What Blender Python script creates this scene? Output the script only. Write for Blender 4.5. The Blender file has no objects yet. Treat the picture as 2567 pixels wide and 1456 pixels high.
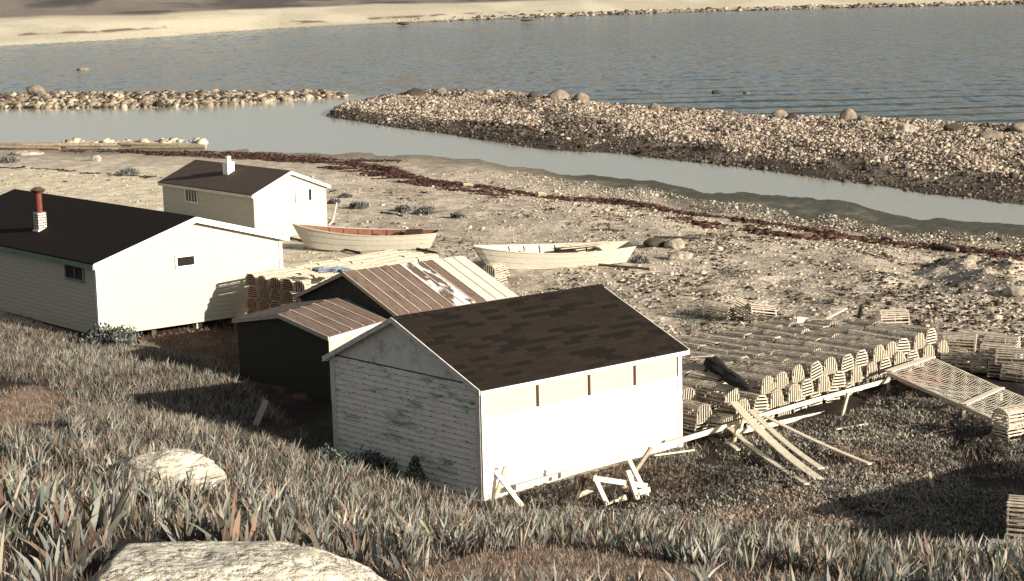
import bpy, bmesh, math
import numpy as np
from mathutils import Vector, noise as mnoise

rng = np.random.default_rng(7)
SC = bpy.context.scene
COL = SC.collection

# ------------------------------------------------------------------ camera
# calibration is written for a 2566 x 1456 view of the photograph
FPX, CX, CY = 4600.0, 1283.0, 728.0
CAM_H = 13.3
PITCH = math.atan(768.0 / FPX)
ROLL = 0.0245
_f = np.array([0, math.cos(PITCH), -math.sin(PITCH)])
_u = np.array([0, math.sin(PITCH), math.cos(PITCH)])
_r = np.array([1.0, 0, 0])
RC = _r * math.cos(ROLL) - _u * math.sin(ROLL)
UC = _r * math.sin(ROLL) + _u * math.cos(ROLL)
CAMP = np.array([0, 0, CAM_H])
cam = bpy.data.cameras.new("camera")
cam.sensor_width = 36.0
cam.lens = 36.0 * FPX / 2566.0
cam.clip_start, cam.clip_end = 0.5, 6000
camo = bpy.data.objects.new("camera", cam)
COL.objects.link(camo)
from mathutils import Matrix
camo.matrix_world = Matrix(((RC[0], UC[0], -_f[0], 0), (RC[1], UC[1], -_f[1], 0), (RC[2], UC[2], -_f[2], CAM_H), (0, 0, 0, 1)))
SC.camera = camo

# ------------------------------------------------------------------ light
SUN_EL = math.radians(17.5)
SUN_AZ = math.radians(123)            # clockwise from +Y
SUND = Vector((math.sin(SUN_AZ) * math.cos(SUN_EL), math.cos(SUN_AZ) * math.cos(SUN_EL), math.sin(SUN_EL)))
w = bpy.data.worlds.new("World")
SC.world = w
w.use_nodes = True
sky = w.node_tree.nodes.new('ShaderNodeTexSky')
sky.sky_type = 'NISHITA'
sky.sun_disc = False
sky.dust_density = 1.5
sky.sun_elevation = SUN_EL
sky.sun_rotation = SUN_AZ
hs_ = w.node_tree.nodes.new('ShaderNodeHueSaturation')
hs_.inputs['Saturation'].default_value = .30
w.node_tree.links.new(sky.outputs[0], hs_.inputs['Color'])
w.node_tree.links.new(hs_.outputs[0], w.node_tree.nodes['Background'].inputs[0])
w.node_tree.nodes['Background'].inputs[1].default_value = 0.05
sl = bpy.data.lights.new("sun", 'SUN')
sl.energy = 5.0
sl.angle = math.radians(0.5)
sl.color = (1.0, 0.885, 0.735)
so = bpy.data.objects.new("sun", sl)
COL.objects.link(so)
so.rotation_euler = SUND.to_track_quat('Z', 'Y').to_euler()
so.location = (40, -20, 40)
SC.view_settings.view_transform = 'Standard'
SC.view_settings.look = 'None'
SC.view_settings.exposure = 1.1
SC.view_settings.gamma = 1.0

# ------------------------------------------------------------------ geometry of the view
def ray(px, py):
    return _f * FPX + RC * (px - CX) - UC * (py - CY)

def W(px, py, z):
    d = ray(px, py)
    return CAMP + d * ((z - CAM_H) / d[2])

def proj(p):
    v = np.asarray(p, float) - CAMP
    dz = v @ _f
    return CX + FPX * (v @ RC) / dz, CY - FPX * (v @ UC) / dz

def zat(xy, py):
    lo, hi = -3.0, 12.0
    for _ in range(40):
        m = (lo + hi) / 2
        if proj((xy[0], xy[1], m))[1] > py:
            lo = m
        else:
            hi = m
    return (lo + hi) / 2

# ------------------------------------------------------------------ numpy noise
_perm = np.random.default_rng(3).random((256, 256))

def vnoise(x, y):
    xi, yi = np.floor(x).astype(int), np.floor(y).astype(int)
    fx, fy = x - xi, y - yi
    fx, fy = fx * fx * (3 - 2 * fx), fy * fy * (3 - 2 * fy)
    g = lambda a, b: _perm[a & 255, b & 255]
    return (g(xi, yi) * (1 - fx) + g(xi + 1, yi) * fx) * (1 - fy) + (g(xi, yi + 1) * (1 - fx) + g(xi + 1, yi + 1) * fx) * fy

def fbm(x, y, o=4):
    s, a, t = 0, 1.0, 0
    for k in range(o):
        s = s + a * vnoise(x * 2 ** k + 17.3 * k, y * 2 ** k - 9.1 * k)
        t += a
        a *= 0.5
    return s / t

def sstep(a, b, x):
    t = np.clip((x - a) / (b - a), 0, 1)
    return t * t * (3 - 2 * t)

# ------------------------------------------------------------------ shorelines (u = x / y against distance y)
def contour(pts, z=0.0):
    p = np.array([W(a, b, z) for a, b in pts])
    u = p[:, 0] / p[:, 1]
    o = np.argsort(u)
    return u[o], p[o, 1]

NEAR = contour([(-600, 370), (0, 368), (300, 374), (515, 377), (760, 381), (1000, 387), (1200, 399), (1300, 415), (1400, 432), (1500, 442), (1640, 452), (1800, 486), (2000, 500), (2150, 515), (2230, 535), (2290, 557), (2480, 562), (2566, 573), (3200, 640)])
SPS = contour([(815, 292), (870, 302), (950, 314), (1100, 334), (1200, 350), (1300, 366), (1500, 384), (1700, 403), (1900, 427), (2100, 456), (2300, 482), (2450, 492), (2566, 506), (3200, 570)])
SPN = contour([(815, 291), (850, 268), (900, 256), (950, 248), (1015, 240), (1100, 234), (1250, 236), (1400, 246), (1500, 262), (1700, 279), (1900, 291), (2100, 297), (2300, 304), (2566, 316), (3200, 350)])
BRS = contour([(-600, 280), (0, 271), (250, 270), (500, 266), (640, 257), (760, 248), (872, 241)])
BRN = contour([(-600, 240), (0, 238), (250, 238), (500, 240), (640, 240), (760, 239), (872, 239)])
FAR = contour([(-800, 170), (0, 116), (250, 102), (400, 93), (700, 71), (1000, 58), (1250, 48), (1500, 38), (1800, 28), (2200, 18), (2566, 10), (3200, -2)])

# ------------------------------------------------------------------ land heights: control points (pixel, pixel, z)
CTRL = [(252, 845, 1.55), (0, 790, 1.75), (-300, 740, 1.9), (500, 822, 1.45), (711, 778, 1.42), (600, 905, 1.5), (470, 900, 1.65), (360, 935, 2.15), (620, 1000, 1.75),
        (840, 1155, 1.5), (1030, 1205, 1.5), (1212, 1258, 1.48), (1450, 1190, 1.45), (1710, 1116, 1.42), (1300, 1290, 1.6), (700, 1130, 2.2),
        (0, 1000, 3.2), (200, 950, 2.7), (0, 880, 2.3), (300, 1060, 3.2), (-300, 1000, 4.0), (0, 1200, 4.7), (400, 1215, 4.3), (700, 1220, 3.2), (900, 1250, 2.5), (0, 1456, 7.0), (600, 1456, 6.6),
        (-300, 1456, 8.0), (1000, 1310, 3.0), (1283, 1456, 5.4), (1283, 1350, 3.2), (1000, 1420, 5.0), (1700, 1330, 2.3), (1700, 1456, 4.6), (2100, 1390, 2.9), (2100, 1456, 4.2), (2566, 1456, 4.0),
        (2566, 1385, 2.4), (2300, 1300, 1.75), (2900, 1300, 1.7), (2900, 1456, 3.9), (2566, 1150, 1.45), (2000, 1180, 1.5), (1600, 1240, 1.6), (2000, 1060, 1.42), (2300, 940, 1.4), (2566, 960, 1.4), (2000, 700, 1.4),
        (1700, 800, 1.4), (2500, 700, 1.5), (1500, 660, 1.4), (1200, 660, 1.42), (900, 640, 1.4), (640, 605, 1.4), (300, 580, 1.45), (0, 560, 1.45), (0, 450, 1.2), (600, 450, 1.2), (1000, 480, 1.2), (1500, 540, 1.2), (2000, 610, 1.15), (2566, 680, 1.15), (-500, 560, 1.4), (3100, 900, 1.5), (3100, 700, 1.3), (960, 960, 1.45), (1290, 910, 1.42)]
_c = np.array([W(a, b, z) for a, b, z in CTRL])
_c = np.vstack([_c, [(0, 14, 7.6), (-6, 14, 8.8), (6, 14, 6.2), (-14, 22, 9.0), (12, 20, 4.2), (0, 5, 8.8), (-22, 34, 7.5), (-30, 50, 5.0), (20, 30, 2.4), (-38, 70, 2.5)]])

def _phi(r):
    return r

_n = len(_c)
_A = np.zeros((_n + 3, _n + 3))
_d = np.hypot(_c[:, None, 0] - _c[None, :, 0], _c[:, None, 1] - _c[None, :, 1])
_A[:_n, :_n] = -np.sqrt(_d ** 2 + 1.2 ** 2) + 0.0
_A[:_n, _n] = 1
_A[:_n, _n + 1:_n + 3] = _c[:, :2]
_A[_n:, :_n] = _A[:_n, _n:].T
_sol = np.linalg.solve(_A - np.eye(_n + 3) * np.r_[np.full(_n, 0.25), 0, 0, 0], np.r_[_c[:, 2], 0, 0, 0])

def tps(x, y):
    out = _sol[_n] + _sol[_n + 1] * x + _sol[_n + 2] * y
    for k in range(_n):
        out = out - _sol[k] * np.sqrt((x - _c[k, 0]) ** 2 + (y - _c[k, 1]) ** 2 + 1.44)
    return np.clip(out, 0.6, 11.5)

MOUNDS = [(2400, 640, .45, 1.6), (2500, 655, .5, 1.7), (2385, 690, .5, 1.5), (2465, 722, .5, 1.5), (2530, 690, .55, 1.8), (2190, 712, .35, 1.4), (2060, 715, .25, 1.0), (2570, 745, .5, 2.0), (2180, 640, .25, 1.4),
          (1650, 752, .25, 1.5), (1770, 768, .3, 1.4), (1890, 700, .2, 1.2), (2300, 760, .2, 1.2), (2640, 690, .5, 2.0)]
MW = [(W(a, b, 1.4), h, r) for a, b, h, r in MOUNDS] + [(W(640, 1660, 5.6), -.75, 1.9)]

def layers(x, y):
    """height and the signed distances the colours are mixed from"""
    u = x / y
    wob = (fbm(x * .12, y * .05, 3) - .5)
    near = np.interp(u, *NEAR) + wob * 7 * sstep(-.05, .05, u) + (fbm(x * .5, y * .12, 3) - .5) * 7
    sd = near - y
    zl = np.zeros_like(x)
    m = (sd > 0) & (y < 220)
    zl[m] = tps(x[m], y[m])
    zl = zl * sstep(-4, 34, sd) ** 1.15
    zl = np.where(sd > 0, np.maximum(zl, .012 * sd ** .8), np.maximum(sd * .03, -1.5))
    veg = np.clip((62 - y) / 10, 0, 1)
    zl = zl + (fbm(x * .9, y * .9, 3) - .5) * .16 * np.clip(sd / 20, 0, 1)
    for c, h, r in MW:
        q = ((x - c[0]) ** 2 + (y - c[1]) ** 2) / r ** 2
        zl = zl + 0.95 * h * np.exp(-q) * (1 + .6 * (vnoise(x * 2, y * 2) - .5))
    w2 = (fbm(x * .10, y * .04, 4) - .5)
    ys, yn = np.interp(u, *SPS) - w2 * 6, np.interp(u, *SPN) + w2 * 5
    s1 = np.minimum(y - ys, (yn - y)) 
    s1 = np.where(u < SPS[0][0], -30, s1)
    zs = np.where(s1 > 0, 1.0 * (1 - np.exp(-s1 / 9)) + (fbm(x * .3, y * .15, 4) - .5) * .8 * np.clip(s1 / 5, 0, 1), np.maximum(s1 * .06, -1.5))
    s2 = np.minimum(y - np.interp(u, *BRS), np.interp(u, *BRN) - y)
    s2 = np.where(u > BRS[0][-1], -30, s2)
    zb = np.where(s2 > 0, .40 * (1 - np.exp(-s2 / 4)) + (fbm(x * .3, y * .15, 4) - .5) * .45 * np.clip(s2 / 4, 0, 1), np.maximum(s2 * .06, -1.5))
    sf = y - np.interp(u, *FAR) - (fbm(x * .02, y * .02, 3) - .5) * 14
    zf = np.where(sf > 0, np.interp(sf, [0, 20, 60, 105, 135, 260, 700], [0, 1.2, 4.0, 5.7, 6.6, 13, 40]) + (fbm(x * .02, y * .02, 4) - .5) * np.clip((sf - 100) / 100, 0, 1) * 9, np.maximum(sf * .05, -1.5))
    z = np.maximum(np.maximum(zl, zs), np.maximum(zb, zf))
    return z, sd, s1, s2, sf, y - ys

def H(x, y):
    x = np.atleast_1d(np.asarray(x, float))
    y = np.atleast_1d(np.asarray(y, float))
    return layers(x, y)[0]

def G(px, py):
    """where the view ray through a photo pixel meets the ground"""
    d = ray(px, py)
    lo, hi = 10.0, 900.0
    ts = np.geomspace(12, 900, 1500)
    p = CAMP[None] + d[None] / d[1] * ts[:, None]
    h = H(p[:, 0], p[:, 1])
    k = np.argmax(p[:, 2] < h)
    return np.array([p[k, 0], p[k, 1], h[k]])

# ------------------------------------------------------------------ materials
def mk(name):
    m = bpy.data.materials.new(name)
    m.use_nodes = True
    nt = m.node_tree
    b = nt.nodes['Principled BSDF']
    b.inputs['Roughness'].default_value = .85
    b.inputs['Specular IOR Level'].default_value = .25
    return m, nt, b

def nd(nt, typ, ins=None, **kw):
    n = nt.nodes.new(typ)
    for k, v in kw.items():
        setattr(n, k, v)
    for k, v in (ins or {}).items():
        if hasattr(v, 'is_linked') or isinstance(v, bpy.types.NodeSocket):
            nt.links.new(v, n.inputs[k])
        else:
            n.inputs[k].default_value = v
    return n

def c4(c):
    return (c[0], c[1], c[2], 1)

def coords(nt, stretch=(1, 1, 1), uv=False):
    t = nt.nodes.new('ShaderNodeTexCoord')
    mp = nd(nt, 'ShaderNodeMapping', {'Vector': t.outputs['UV' if uv else 'Object'], 'Scale': stretch})
    return mp.outputs[0]

def noise_fac(nt, vec, scale, lo=.35, hi=.65, detail=5, rough=.6):
    n = nd(nt, 'ShaderNodeTexNoise', {'Vector': vec, 'Scale': scale, 'Detail': detail, 'Roughness': rough})
    r = nd(nt, 'ShaderNodeMapRange', {'Value': n.outputs[0], 'From Min': lo, 'From Max': hi})
    return r.outputs[0]

def mix(nt, f, a, b, mode='MIX'):
    n = nt.nodes.new('ShaderNodeMix')
    n.data_type = 'RGBA'
    n.blend_type = mode
    for i, v in ((0, f), (6, a), (7, b)):
        if isinstance(v, bpy.types.NodeSocket):
            nt.links.new(v, n.inputs[i])
        else:
            n.inputs[i].default_value = c4(v) if isinstance(v, tuple) else v
    return n.outputs[2]

def bump(nt, b, h, strength=.4, dist=.02):
    n = nd(nt, 'ShaderNodeBump', {'Height': h, 'Strength': strength, 'Distance': dist})
    nt.links.new(n.outputs[0], b.inputs['Normal'])

def M(name, c1, c2, scale=6, stretch=(1, 1, 1), lo=.35, hi=.65, rough=.85, bmp=.3, dist=.01, c3=None, s3=1.2, uv=False):
    m, nt, b = mk(name)
    v = coords(nt, stretch, uv)
    f = noise_fac(nt, v, scale, lo, hi)
    c = mix(nt, f, c1, c2)
    if c3:
        c = mix(nt, noise_fac(nt, v, s3, .52, .68), c, c3)
    nt.links.new(c, b.inputs['Base Color'])
    b.inputs['Roughness'].default_value = rough
    if bmp:
        bump(nt, b, f, bmp, dist)
    return m

def attr_mat(name, rough=.7, spec=.25, trans=0.0):
    m, nt, b = mk(name)
    a = nd(nt, 'ShaderNodeAttribute', attribute_name='Col')
    nt.links.new(a.outputs['Color'], b.inputs['Base Color'])
    b.inputs['Roughness'].default_value = rough
    b.inputs['Specular IOR Level'].default_value = spec
    if trans:
        tr = nd(nt, 'ShaderNodeBsdfTranslucent', {'Color': a.outputs['Color']})
        mx = nd(nt, 'ShaderNodeMixShader', {0: trans, 1: b.outputs[0], 2: tr.outputs[0]})
        nt.links.new(mx.outputs[0], nt.nodes['Material Output'].inputs[0])
    return m

MAT = {}
# ground: intrinsic colour per vertex, pebbles by voronoi cells
m, nt, b = mk('ground')
a = nd(nt, 'ShaderNodeAttribute', attribute_name='Col')
v = coords(nt)
vo = nd(nt, 'ShaderNodeTexVoronoi', {'Vector': v, 'Scale': 7.0, 'Randomness': 1.0})
vb = nd(nt, 'ShaderNodeSeparateColor', {0: vo.outputs['Color']})
p1 = nd(nt, 'ShaderNodeMapRange', {'Value': vb.outputs[0], 'From Min': 0, 'From Max': 1, 'To Min': .45, 'To Max': 1.5})
nz = noise_fac(nt, v, 1.3, .3, .7, 6)
p2 = nd(nt, 'ShaderNodeMapRange', {'Value': nz, 'To Min': .7, 'To Max': 1.2})
pm = nd(nt, 'ShaderNodeMix', {0: a.outputs['Alpha'], 2: 1.0, 3: p1.outputs[0]})
mul = nd(nt, 'ShaderNodeMath', {0: pm.outputs[0], 1: p2.outputs[0]}, operation='MULTIPLY')
vm = nd(nt, 'ShaderNodeVectorMath', {0: a.outputs['Color']}, operation='SCALE')
nt.links.new(mul.outputs[0], vm.inputs['Scale'])
nt.links.new(vm.outputs[0], b.inputs['Base Color'])
b.inputs['Specular IOR Level'].default_value = .15
hh = nd(nt, 'ShaderNodeMath', {0: vo.outputs['Distance'], 1: -1.0}, operation='MULTIPLY')
hs = nd(nt, 'ShaderNodeMath', {0: hh.outputs[0], 1: a.outputs['Alpha']}, operation='MULTIPLY')
ha = nd(nt, 'ShaderNodeMath', {0: hs.outputs[0], 1: nz}, operation='ADD')
bump(nt, b, ha.outputs[0], .6, .05)
MAT['ground'] = m
# water
m, nt, b = mk('sea_water')
v1 = coords(nt, (.60, .22, 1))
n1 = nd(nt, 'ShaderNodeTexNoise', {'Vector': v1, 'Scale': 1.0, 'Detail': 5, 'Roughness': .62})
v2 = coords(nt, (.09, .045, 1))
n2 = nd(nt, 'ShaderNodeTexNoise', {'Vector': v2, 'Scale': 1.0, 'Detail': 3, 'Roughness': .5})
ca = nd(nt, 'ShaderNodeAttribute', attribute_name='Col')
cs = nd(nt, 'ShaderNodeSeparateColor', {0: ca.outputs['Color']})
def tilt(vec_out, k):
    c_ = nd(nt, 'ShaderNodeVectorMath', {0: vec_out, 1: (.5, .5, .5)}, operation='SUBTRACT')
    m_ = nd(nt, 'ShaderNodeVectorMath', {0: c_.outputs[0], 1: (k, k, 0)}, operation='MULTIPLY')
    return m_.outputs[0]
t1 = nd(nt, 'ShaderNodeVectorMath', {0: tilt(n1.outputs['Color'], 1.0), 1: tilt(n2.outputs['Color'], .22)}, operation='ADD')
t2 = nd(nt, 'ShaderNodeVectorMath', {0: t1.outputs[0]}, operation='SCALE')
nt.links.new(cs.outputs[0], t2.inputs['Scale'])
wv = nd(nt, 'ShaderNodeTexWave', {'Vector': coords(nt, (.35, 1, 1)), 'Scale': .035, 'Distortion': 5.0, 'Detail': 3, 'Detail Scale': 1.2}, wave_type='BANDS', bands_direction='Y')
wp = nd(nt, 'ShaderNodeMath', {0: wv.outputs['Fac'], 1: 5.0}, operation='POWER')
wm = nd(nt, 'ShaderNodeMath', {0: wp.outputs[0], 1: cs.outputs[1]}, operation='MULTIPLY')
wc_ = nd(nt, 'ShaderNodeCombineXYZ', {1: wm.outputs[0]})
wneg = nd(nt, 'ShaderNodeVectorMath', {0: wc_.outputs[0], 1: (0, -1, 0)}, operation='MULTIPLY')
t2 = nd(nt, 'ShaderNodeVectorMath', {0: t2.outputs[0], 1: wneg.outputs[0]}, operation='ADD')
t3 = nd(nt, 'ShaderNodeVectorMath', {0: t2.outputs[0], 1: (0, 0, 1)}, operation='ADD')
t4 = nd(nt, 'ShaderNodeVectorMath', {0: t3.outputs[0]}, operation='NORMALIZE')
nt.links.new(t4.outputs[0], b.inputs['Normal'])
wc = mix(nt, n1.outputs[0], (.018, .032, .032), (.065, .094, .089))
wc = mix(nt, cs.outputs[2], wc, (.31, .315, .265))
nt.links.new(wc, b.inputs['Base Color'])
b.inputs['Roughness'].default_value = .12
b.inputs['Specular IOR Level'].default_value = .5
b.inputs['IOR'].default_value = 1.33
b.inputs['Specular Tint'].default_value = (.66, .86, .83, 1)
MAT['water'] = m

def peel_mat():
    m, nt, b = mk('peeling_white_clapboard')
    v = coords(nt, (1, 1, 1), True)
    big = noise_fac(nt, coords(nt, (.55, 2.2, 1), True), 1.0, .52, .60, 6, .65)
    grn = noise_fac(nt, coords(nt, (.8, 4.5, 1), True), 1.5, .42, .56, 6, .75)
    drk = noise_fac(nt, coords(nt, (2.0, 9, 1), True), 2.0, .60, .66, 5, .7)
    base = mix(nt, noise_fac(nt, coords(nt, (1, 7, 1), True), 2.5), (.66, .64, .58), (.80, .78, .71))
    g = nd(nt, 'ShaderNodeMath', {0: big, 1: grn}, operation='MULTIPLY')
    g = nd(nt, 'ShaderNodeMath', {0: g.outputs[0], 1: .95}, operation='MULTIPLY')
    c = mix(nt, g.outputs[0], base, (.10, .25, .17))
    c = mix(nt, drk, c, (.17, .13, .10))
    # dirty lap edges, one per board, and rusty nail heads on a stud grid
    ln = nd(nt, 'ShaderNodeTexBrick', {'Vector': coords(nt, (1, 1, 1), True), 'Color1': (0, 0, 0, 1), 'Color2': (0, 0, 0, 1), 'Mortar': (1, 1, 1, 1), 'Scale': 1.0, 'Mortar Size': .009, 'Brick Width': 400.0, 'Row Height': .12})
    lf = nd(nt, 'ShaderNodeMath', {0: ln.outputs['Fac'], 1: noise_fac(nt, coords(nt, (3, 6, 1), True), 2.0, .35, .6)}, operation='MULTIPLY')
    lf2 = nd(nt, 'ShaderNodeMath', {0: lf.outputs[0], 1: .75}, operation='MULTIPLY')
    c = mix(nt, lf2.outputs[0], c, (.15, .10, .075))
    vo = nd(nt, 'ShaderNodeTexVoronoi', {'Vector': coords(nt, (2.45, 8.333, 1), True), 'Scale': 1.0, 'Randomness': .12})
    nail = nd(nt, 'ShaderNodeMapRange', {'Value': vo.outputs['Distance'], 'From Min': .07, 'From Max': .13, 'To Min': 1.0, 'To Max': 0})
    keep = noise_fac(nt, coords(nt, (2, 5, 1), True), 3.0, .36, .44, 2)
    nf = nd(nt, 'ShaderNodeMath', {0: nail.outputs[0], 1: keep}, operation='MULTIPLY')
    c = mix(nt, nf.outputs[0], c, (.15, .055, .03))
    nt.links.new(c, b.inputs['Base Color'])
    return m
MAT['peel'] = peel_mat()
MAT['white'] = M('white_paint', (.80, .79, .74), (.72, .70, .63), 3, (1, 1, 4), .4, .7)
def lined_siding():
    m, nt, b = mk('sunlit_white_siding')
    c = mix(nt, noise_fac(nt, coords(nt, (1, 5, 1), True), 2.0, .4, .7), (.80, .79, .74), (.66, .64, .57))
    ln = nd(nt, 'ShaderNodeTexBrick', {'Vector': coords(nt, (1, 1, 1), True), 'Color1': (0, 0, 0, 1), 'Color2': (0, 0, 0, 1), 'Mortar': (1, 1, 1, 1), 'Scale': 1.0, 'Mortar Size': .008, 'Brick Width': 400.0, 'Row Height': .12})
    f = nd(nt, 'ShaderNodeMath', {0: ln.outputs['Fac'], 1: noise_fac(nt, coords(nt, (.5, 2.5, 1), True), 1.4, .46, .62)}, operation='MULTIPLY')
    c = mix(nt, f.outputs[0], c, (.20, .17, .12))
    st = noise_fac(nt, coords(nt, (1.3, 9, 1), True), 1.7, .60, .70, 6, .7)
    c = mix(nt, st, c, (.36, .31, .22))
    nt.links.new(c, b.inputs['Base Color'])
    return m
MAT['lined_siding'] = lined_siding()
MAT['white_siding'] = M('white_siding_paint', (.82, .81, .77), (.74, .72, .65), 2.0, (1, 4, 1), .45, .75, uv=True, c3=(.66, .62, .52), s3=1.1)
MAT['cream_siding'] = M('cream_siding_paint', (.47, .445, .36), (.41, .385, .30), 4.0, (1, 3, 1), .4, .7, uv=True)
MAT['grey_panel'] = M('weathered_plywood_panel', (.68, .67, .62), (.60, .59, .54), 6, (1, 1, 1), .4, .65, c3=(.34, .33, .29), s3=1.5, uv=True)
MAT['cream_panel'] = M('cream_plywood_panel', (.385, .38, .315), (.335, .33, .27), 9, (1, 1, 1), .4, .65, uv=True)
MAT['shake_white'] = M('white_shingle_wall', (.48, .46, .385), (.36, .34, .28), 9, (1, 1, 1), .4, .65, uv=True)
MAT['trim_white'] = M('trim_white_paint', (.82, .80, .75), (.70, .68, .60), 5, (1, 1, 1), .45, .75)
MAT['trim_grey'] = M('weathered_trim_paint', (.60, .59, .54), (.40, .38, .33), 7, (1, 1, 1), .45, .7)
MAT['trim_green'] = M('green_painted_trim', (.22, .28, .22), (.14, .19, .15), 5)
MAT['dark_wood'] = M('dark_weathered_boards', (.036, .034, .029), (.062, .057, .049), 4, (6, .6, 1), .35, .65, uv=True, c3=(.035, .033, .03))
MAT['dark_roll'] = M('dark_tarpaper_wall', (.028, .027, .022), (.050, .046, .037), 14, (1, 1, 1), .4, .6, uv=True)
MAT['old_wood'] = M('silvered_wood', (.50, .45, .36), (.34, .29, .22), 5, (1, 1, 6), .35, .7)
MAT['new_wood'] = M('pale_sawn_plank', (.70, .64, .50), (.56, .50, .38), 5, (1, 1, 1), .35, .7)
MAT['dark_plank'] = M('dark_wet_wood', (.09, .075, .06), (.05, .04, .032), 6)
MAT['lath'] = M('weathered_lath', (.50, .44, .36), (.34, .295, .235), 8, (1, 1, 1), .35, .65, c3=(.22, .185, .145), s3=3)
MAT['lath_pale'] = M('pale_lath', (.60, .54, .42), (.45, .39, .29), 8, (1, 1, 1), .35, .65)
MAT['lath_red_shaded'] = M('shaded_reddish_lath', (.42, .27, .20), (.30, .19, .14), 8, (1, 1, 1), .35, .65)  # reddish tone also carries the shade on the house stack's end faces
MAT['rust'] = M('rust_brown_sheet', (.115, .078, .062), (.155, .112, .092), 2.5, (3, 1, 1), .35, .65, rough=.75, uv=True, c3=(.07, .05, .042), s3=1.4)
MAT['zinc'] = M('bare_pale_sheet', (.52, .50, .44), (.40, .38, .33), 3, (3, 1, 1), .4, .7, rough=.6, uv=True)
MAT['patchy'] = M('half_peeled_sheet', (.62, .60, .54), (.10, .072, .06), .9, (1.6, .8, 1), .49, .53, rough=.7, uv=True, bmp=0)
MAT['brick'] = None
m, nt, b = mk('painted_brick')
br = nd(nt, 'ShaderNodeTexBrick', {'Vector': coords(nt, (1, 1, 1), True), 'Color1': (.62, .60, .54, 1), 'Color2': (.52, .48, .42, 1), 'Mortar': (.10, .055, .04, 1), 'Scale': 1.0, 'Mortar Size': .016, 'Brick Width': .20, 'Row Height': .095})
nt.links.new(br.outputs['Color'], b.inputs['Base Color'])
MAT['brick'] = m

def shingle_mat(name, c1, c2, cm, bw, rh, drk):
    m, nt, b = mk(name)
    v = coords(nt, (1, 1, 1), True)
    br = nd(nt, 'ShaderNodeTexBrick', {'Vector': v, 'Color1': c4(c1), 'Color2': c4(c2), 'Mortar': c4(cm), 'Scale': 1.0, 'Mortar Size': .006, 'Brick Width': bw, 'Row Height': rh, 'Bias': .25, 'Mortar Smooth': .3})
    b2_ = nd(nt, 'ShaderNodeTexBrick', {'Vector': v, 'Color1': (0, 0, 0, 1), 'Color2': (1, 1, 1, 1), 'Mortar': (0, 0, 0, 1), 'Scale': 1.0, 'Mortar Size': .0, 'Brick Width': bw * 1.9, 'Row Height': rh, 'Offset': .37} if False else {'Vector': v, 'Color1': (0, 0, 0, 1), 'Color2': (1, 1, 1, 1), 'Mortar': (0, 0, 0, 1), 'Scale': 1.0, 'Mortar Size': .0, 'Brick Width': bw * 1.25, 'Row Height': rh})
    b2_.offset = .37
    ds = nd(nt, 'ShaderNodeMapRange', {'Value': b2_.outputs['Color'], 'From Min': .55, 'From Max': .80, 'To Max': .75}).outputs[0]
    c = mix(nt, ds, br.outputs['Color'], drk)
    c = mix(nt, noise_fac(nt, v, 30, .5, 1.1), c, tuple(x * 1.25 for x in c2))
    nt.links.new(c, b.inputs['Base Color'])
    b.inputs['Roughness'].default_value = .9
    b.inputs['Specular IOR Level'].default_value = .12
    rows = nd(nt, 'ShaderNodeTexWave', {'Vector': v, 'Scale': 1 / rh / 2 / math.pi * 3.14159, 'Distortion': 0}, wave_type='BANDS', bands_direction='Y', wave_profile='SAW')
    bump(nt, b, br.outputs['Fac'], .25, .01)
    return m
MAT['shingle'] = shingle_mat('dark_brown_shingles', (.012, .0090, .007), (.018, .0135, .010), (.006, .005, .004), .50, .15, (.0048, .0038, .0032))
MAT['shingle_black'] = shingle_mat('black_shingles', (.008, .006, .0055), (.012, .009, .0075), (.005, .004, .004), .6, .15, (.010, .007, .007))
MAT['shingle_grey'] = shingle_mat('brown_grey_shingles', (.075, .058, .047), (.095, .074, .060), (.04, .032, .027), .4, .16, (.085, .066, .055))
m, nt, b = mk('window_glass')
b.inputs['Base Color'].default_value = (.02, .017, .015, 1)
b.inputs['Roughness'].default_value = .15
MAT['glass'] = m
MAT['pipe'] = M('rust_red_pipe', (.15, .035, .022), (.09, .028, .02), 5, rough=.6)
MAT['cap'] = M('rusty_cap', (.06, .04, .032), (.10, .07, .05), 6, rough=.7)
MAT['boat_white'] = M('boat_white_paint', (.52, .495, .42), (.47, .445, .37), 3, (1, 1, 3), .4, .7)
MAT['boat_cream'] = M('boat_cream_inside', (.58, .54, .43), (.48, .44, .34), 4)
MAT['boat_red'] = M('boat_red_inside', (.23, .10, .065), (.18, .078, .05), 4)
MAT['boat_dark'] = M('boat_dark_wood', (.060, .028, .018), (.04, .02, .014), 6)
MAT['black_net'] = M('black_netting', (.012, .011, .010), (.022, .020, .018), 14, bmp=1.0, dist=.04)  # also colours the dark shade sheets inside the trap ends
MAT['blue_tarp'] = M('faded_blue_tarp', (.30, .36, .42), (.20, .25, .31), 6, bmp=.8, dist=.04)
MAT['red_net'] = M('red_brown_cloth', (.20, .085, .055), (.14, .06, .04), 9)
MAT['twine'] = M('pale_twine', (.62, .57, .47), (.5, .46, .38), 9)
MAT['rock_pale'] = M('pale_granite', (.60, .57, .48), (.40, .37, .30), 3.2, (1, 1, 3), .38, .62, bmp=1.0, dist=.05, c3=(.20, .18, .145), s3=5.0)
MAT['rock_tan'] = M('tan_shore_boulder', (.42, .38, .30), (.28, .25, .195), 2.0, c3=(.15, .125, .095), s3=1.3, bmp=.8, dist=.06)
MAT['rock_mid'] = M('grey_brown_boulder', (.25, .21, .165), (.17, .14, .11), 1.4, c3=(.14, .115, .09), s3=.9, bmp=.5, dist=.05)
MAT['rock_dark'] = M('weedy_dark_boulder', (.075, .058, .045), (.045, .035, .028), 1.4, bmp=.5, dist=.05)
MAT['log'] = M('bleached_log', (.34, .28, .205), (.20, .155, .11), 4, (1, 1, 1))
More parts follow.
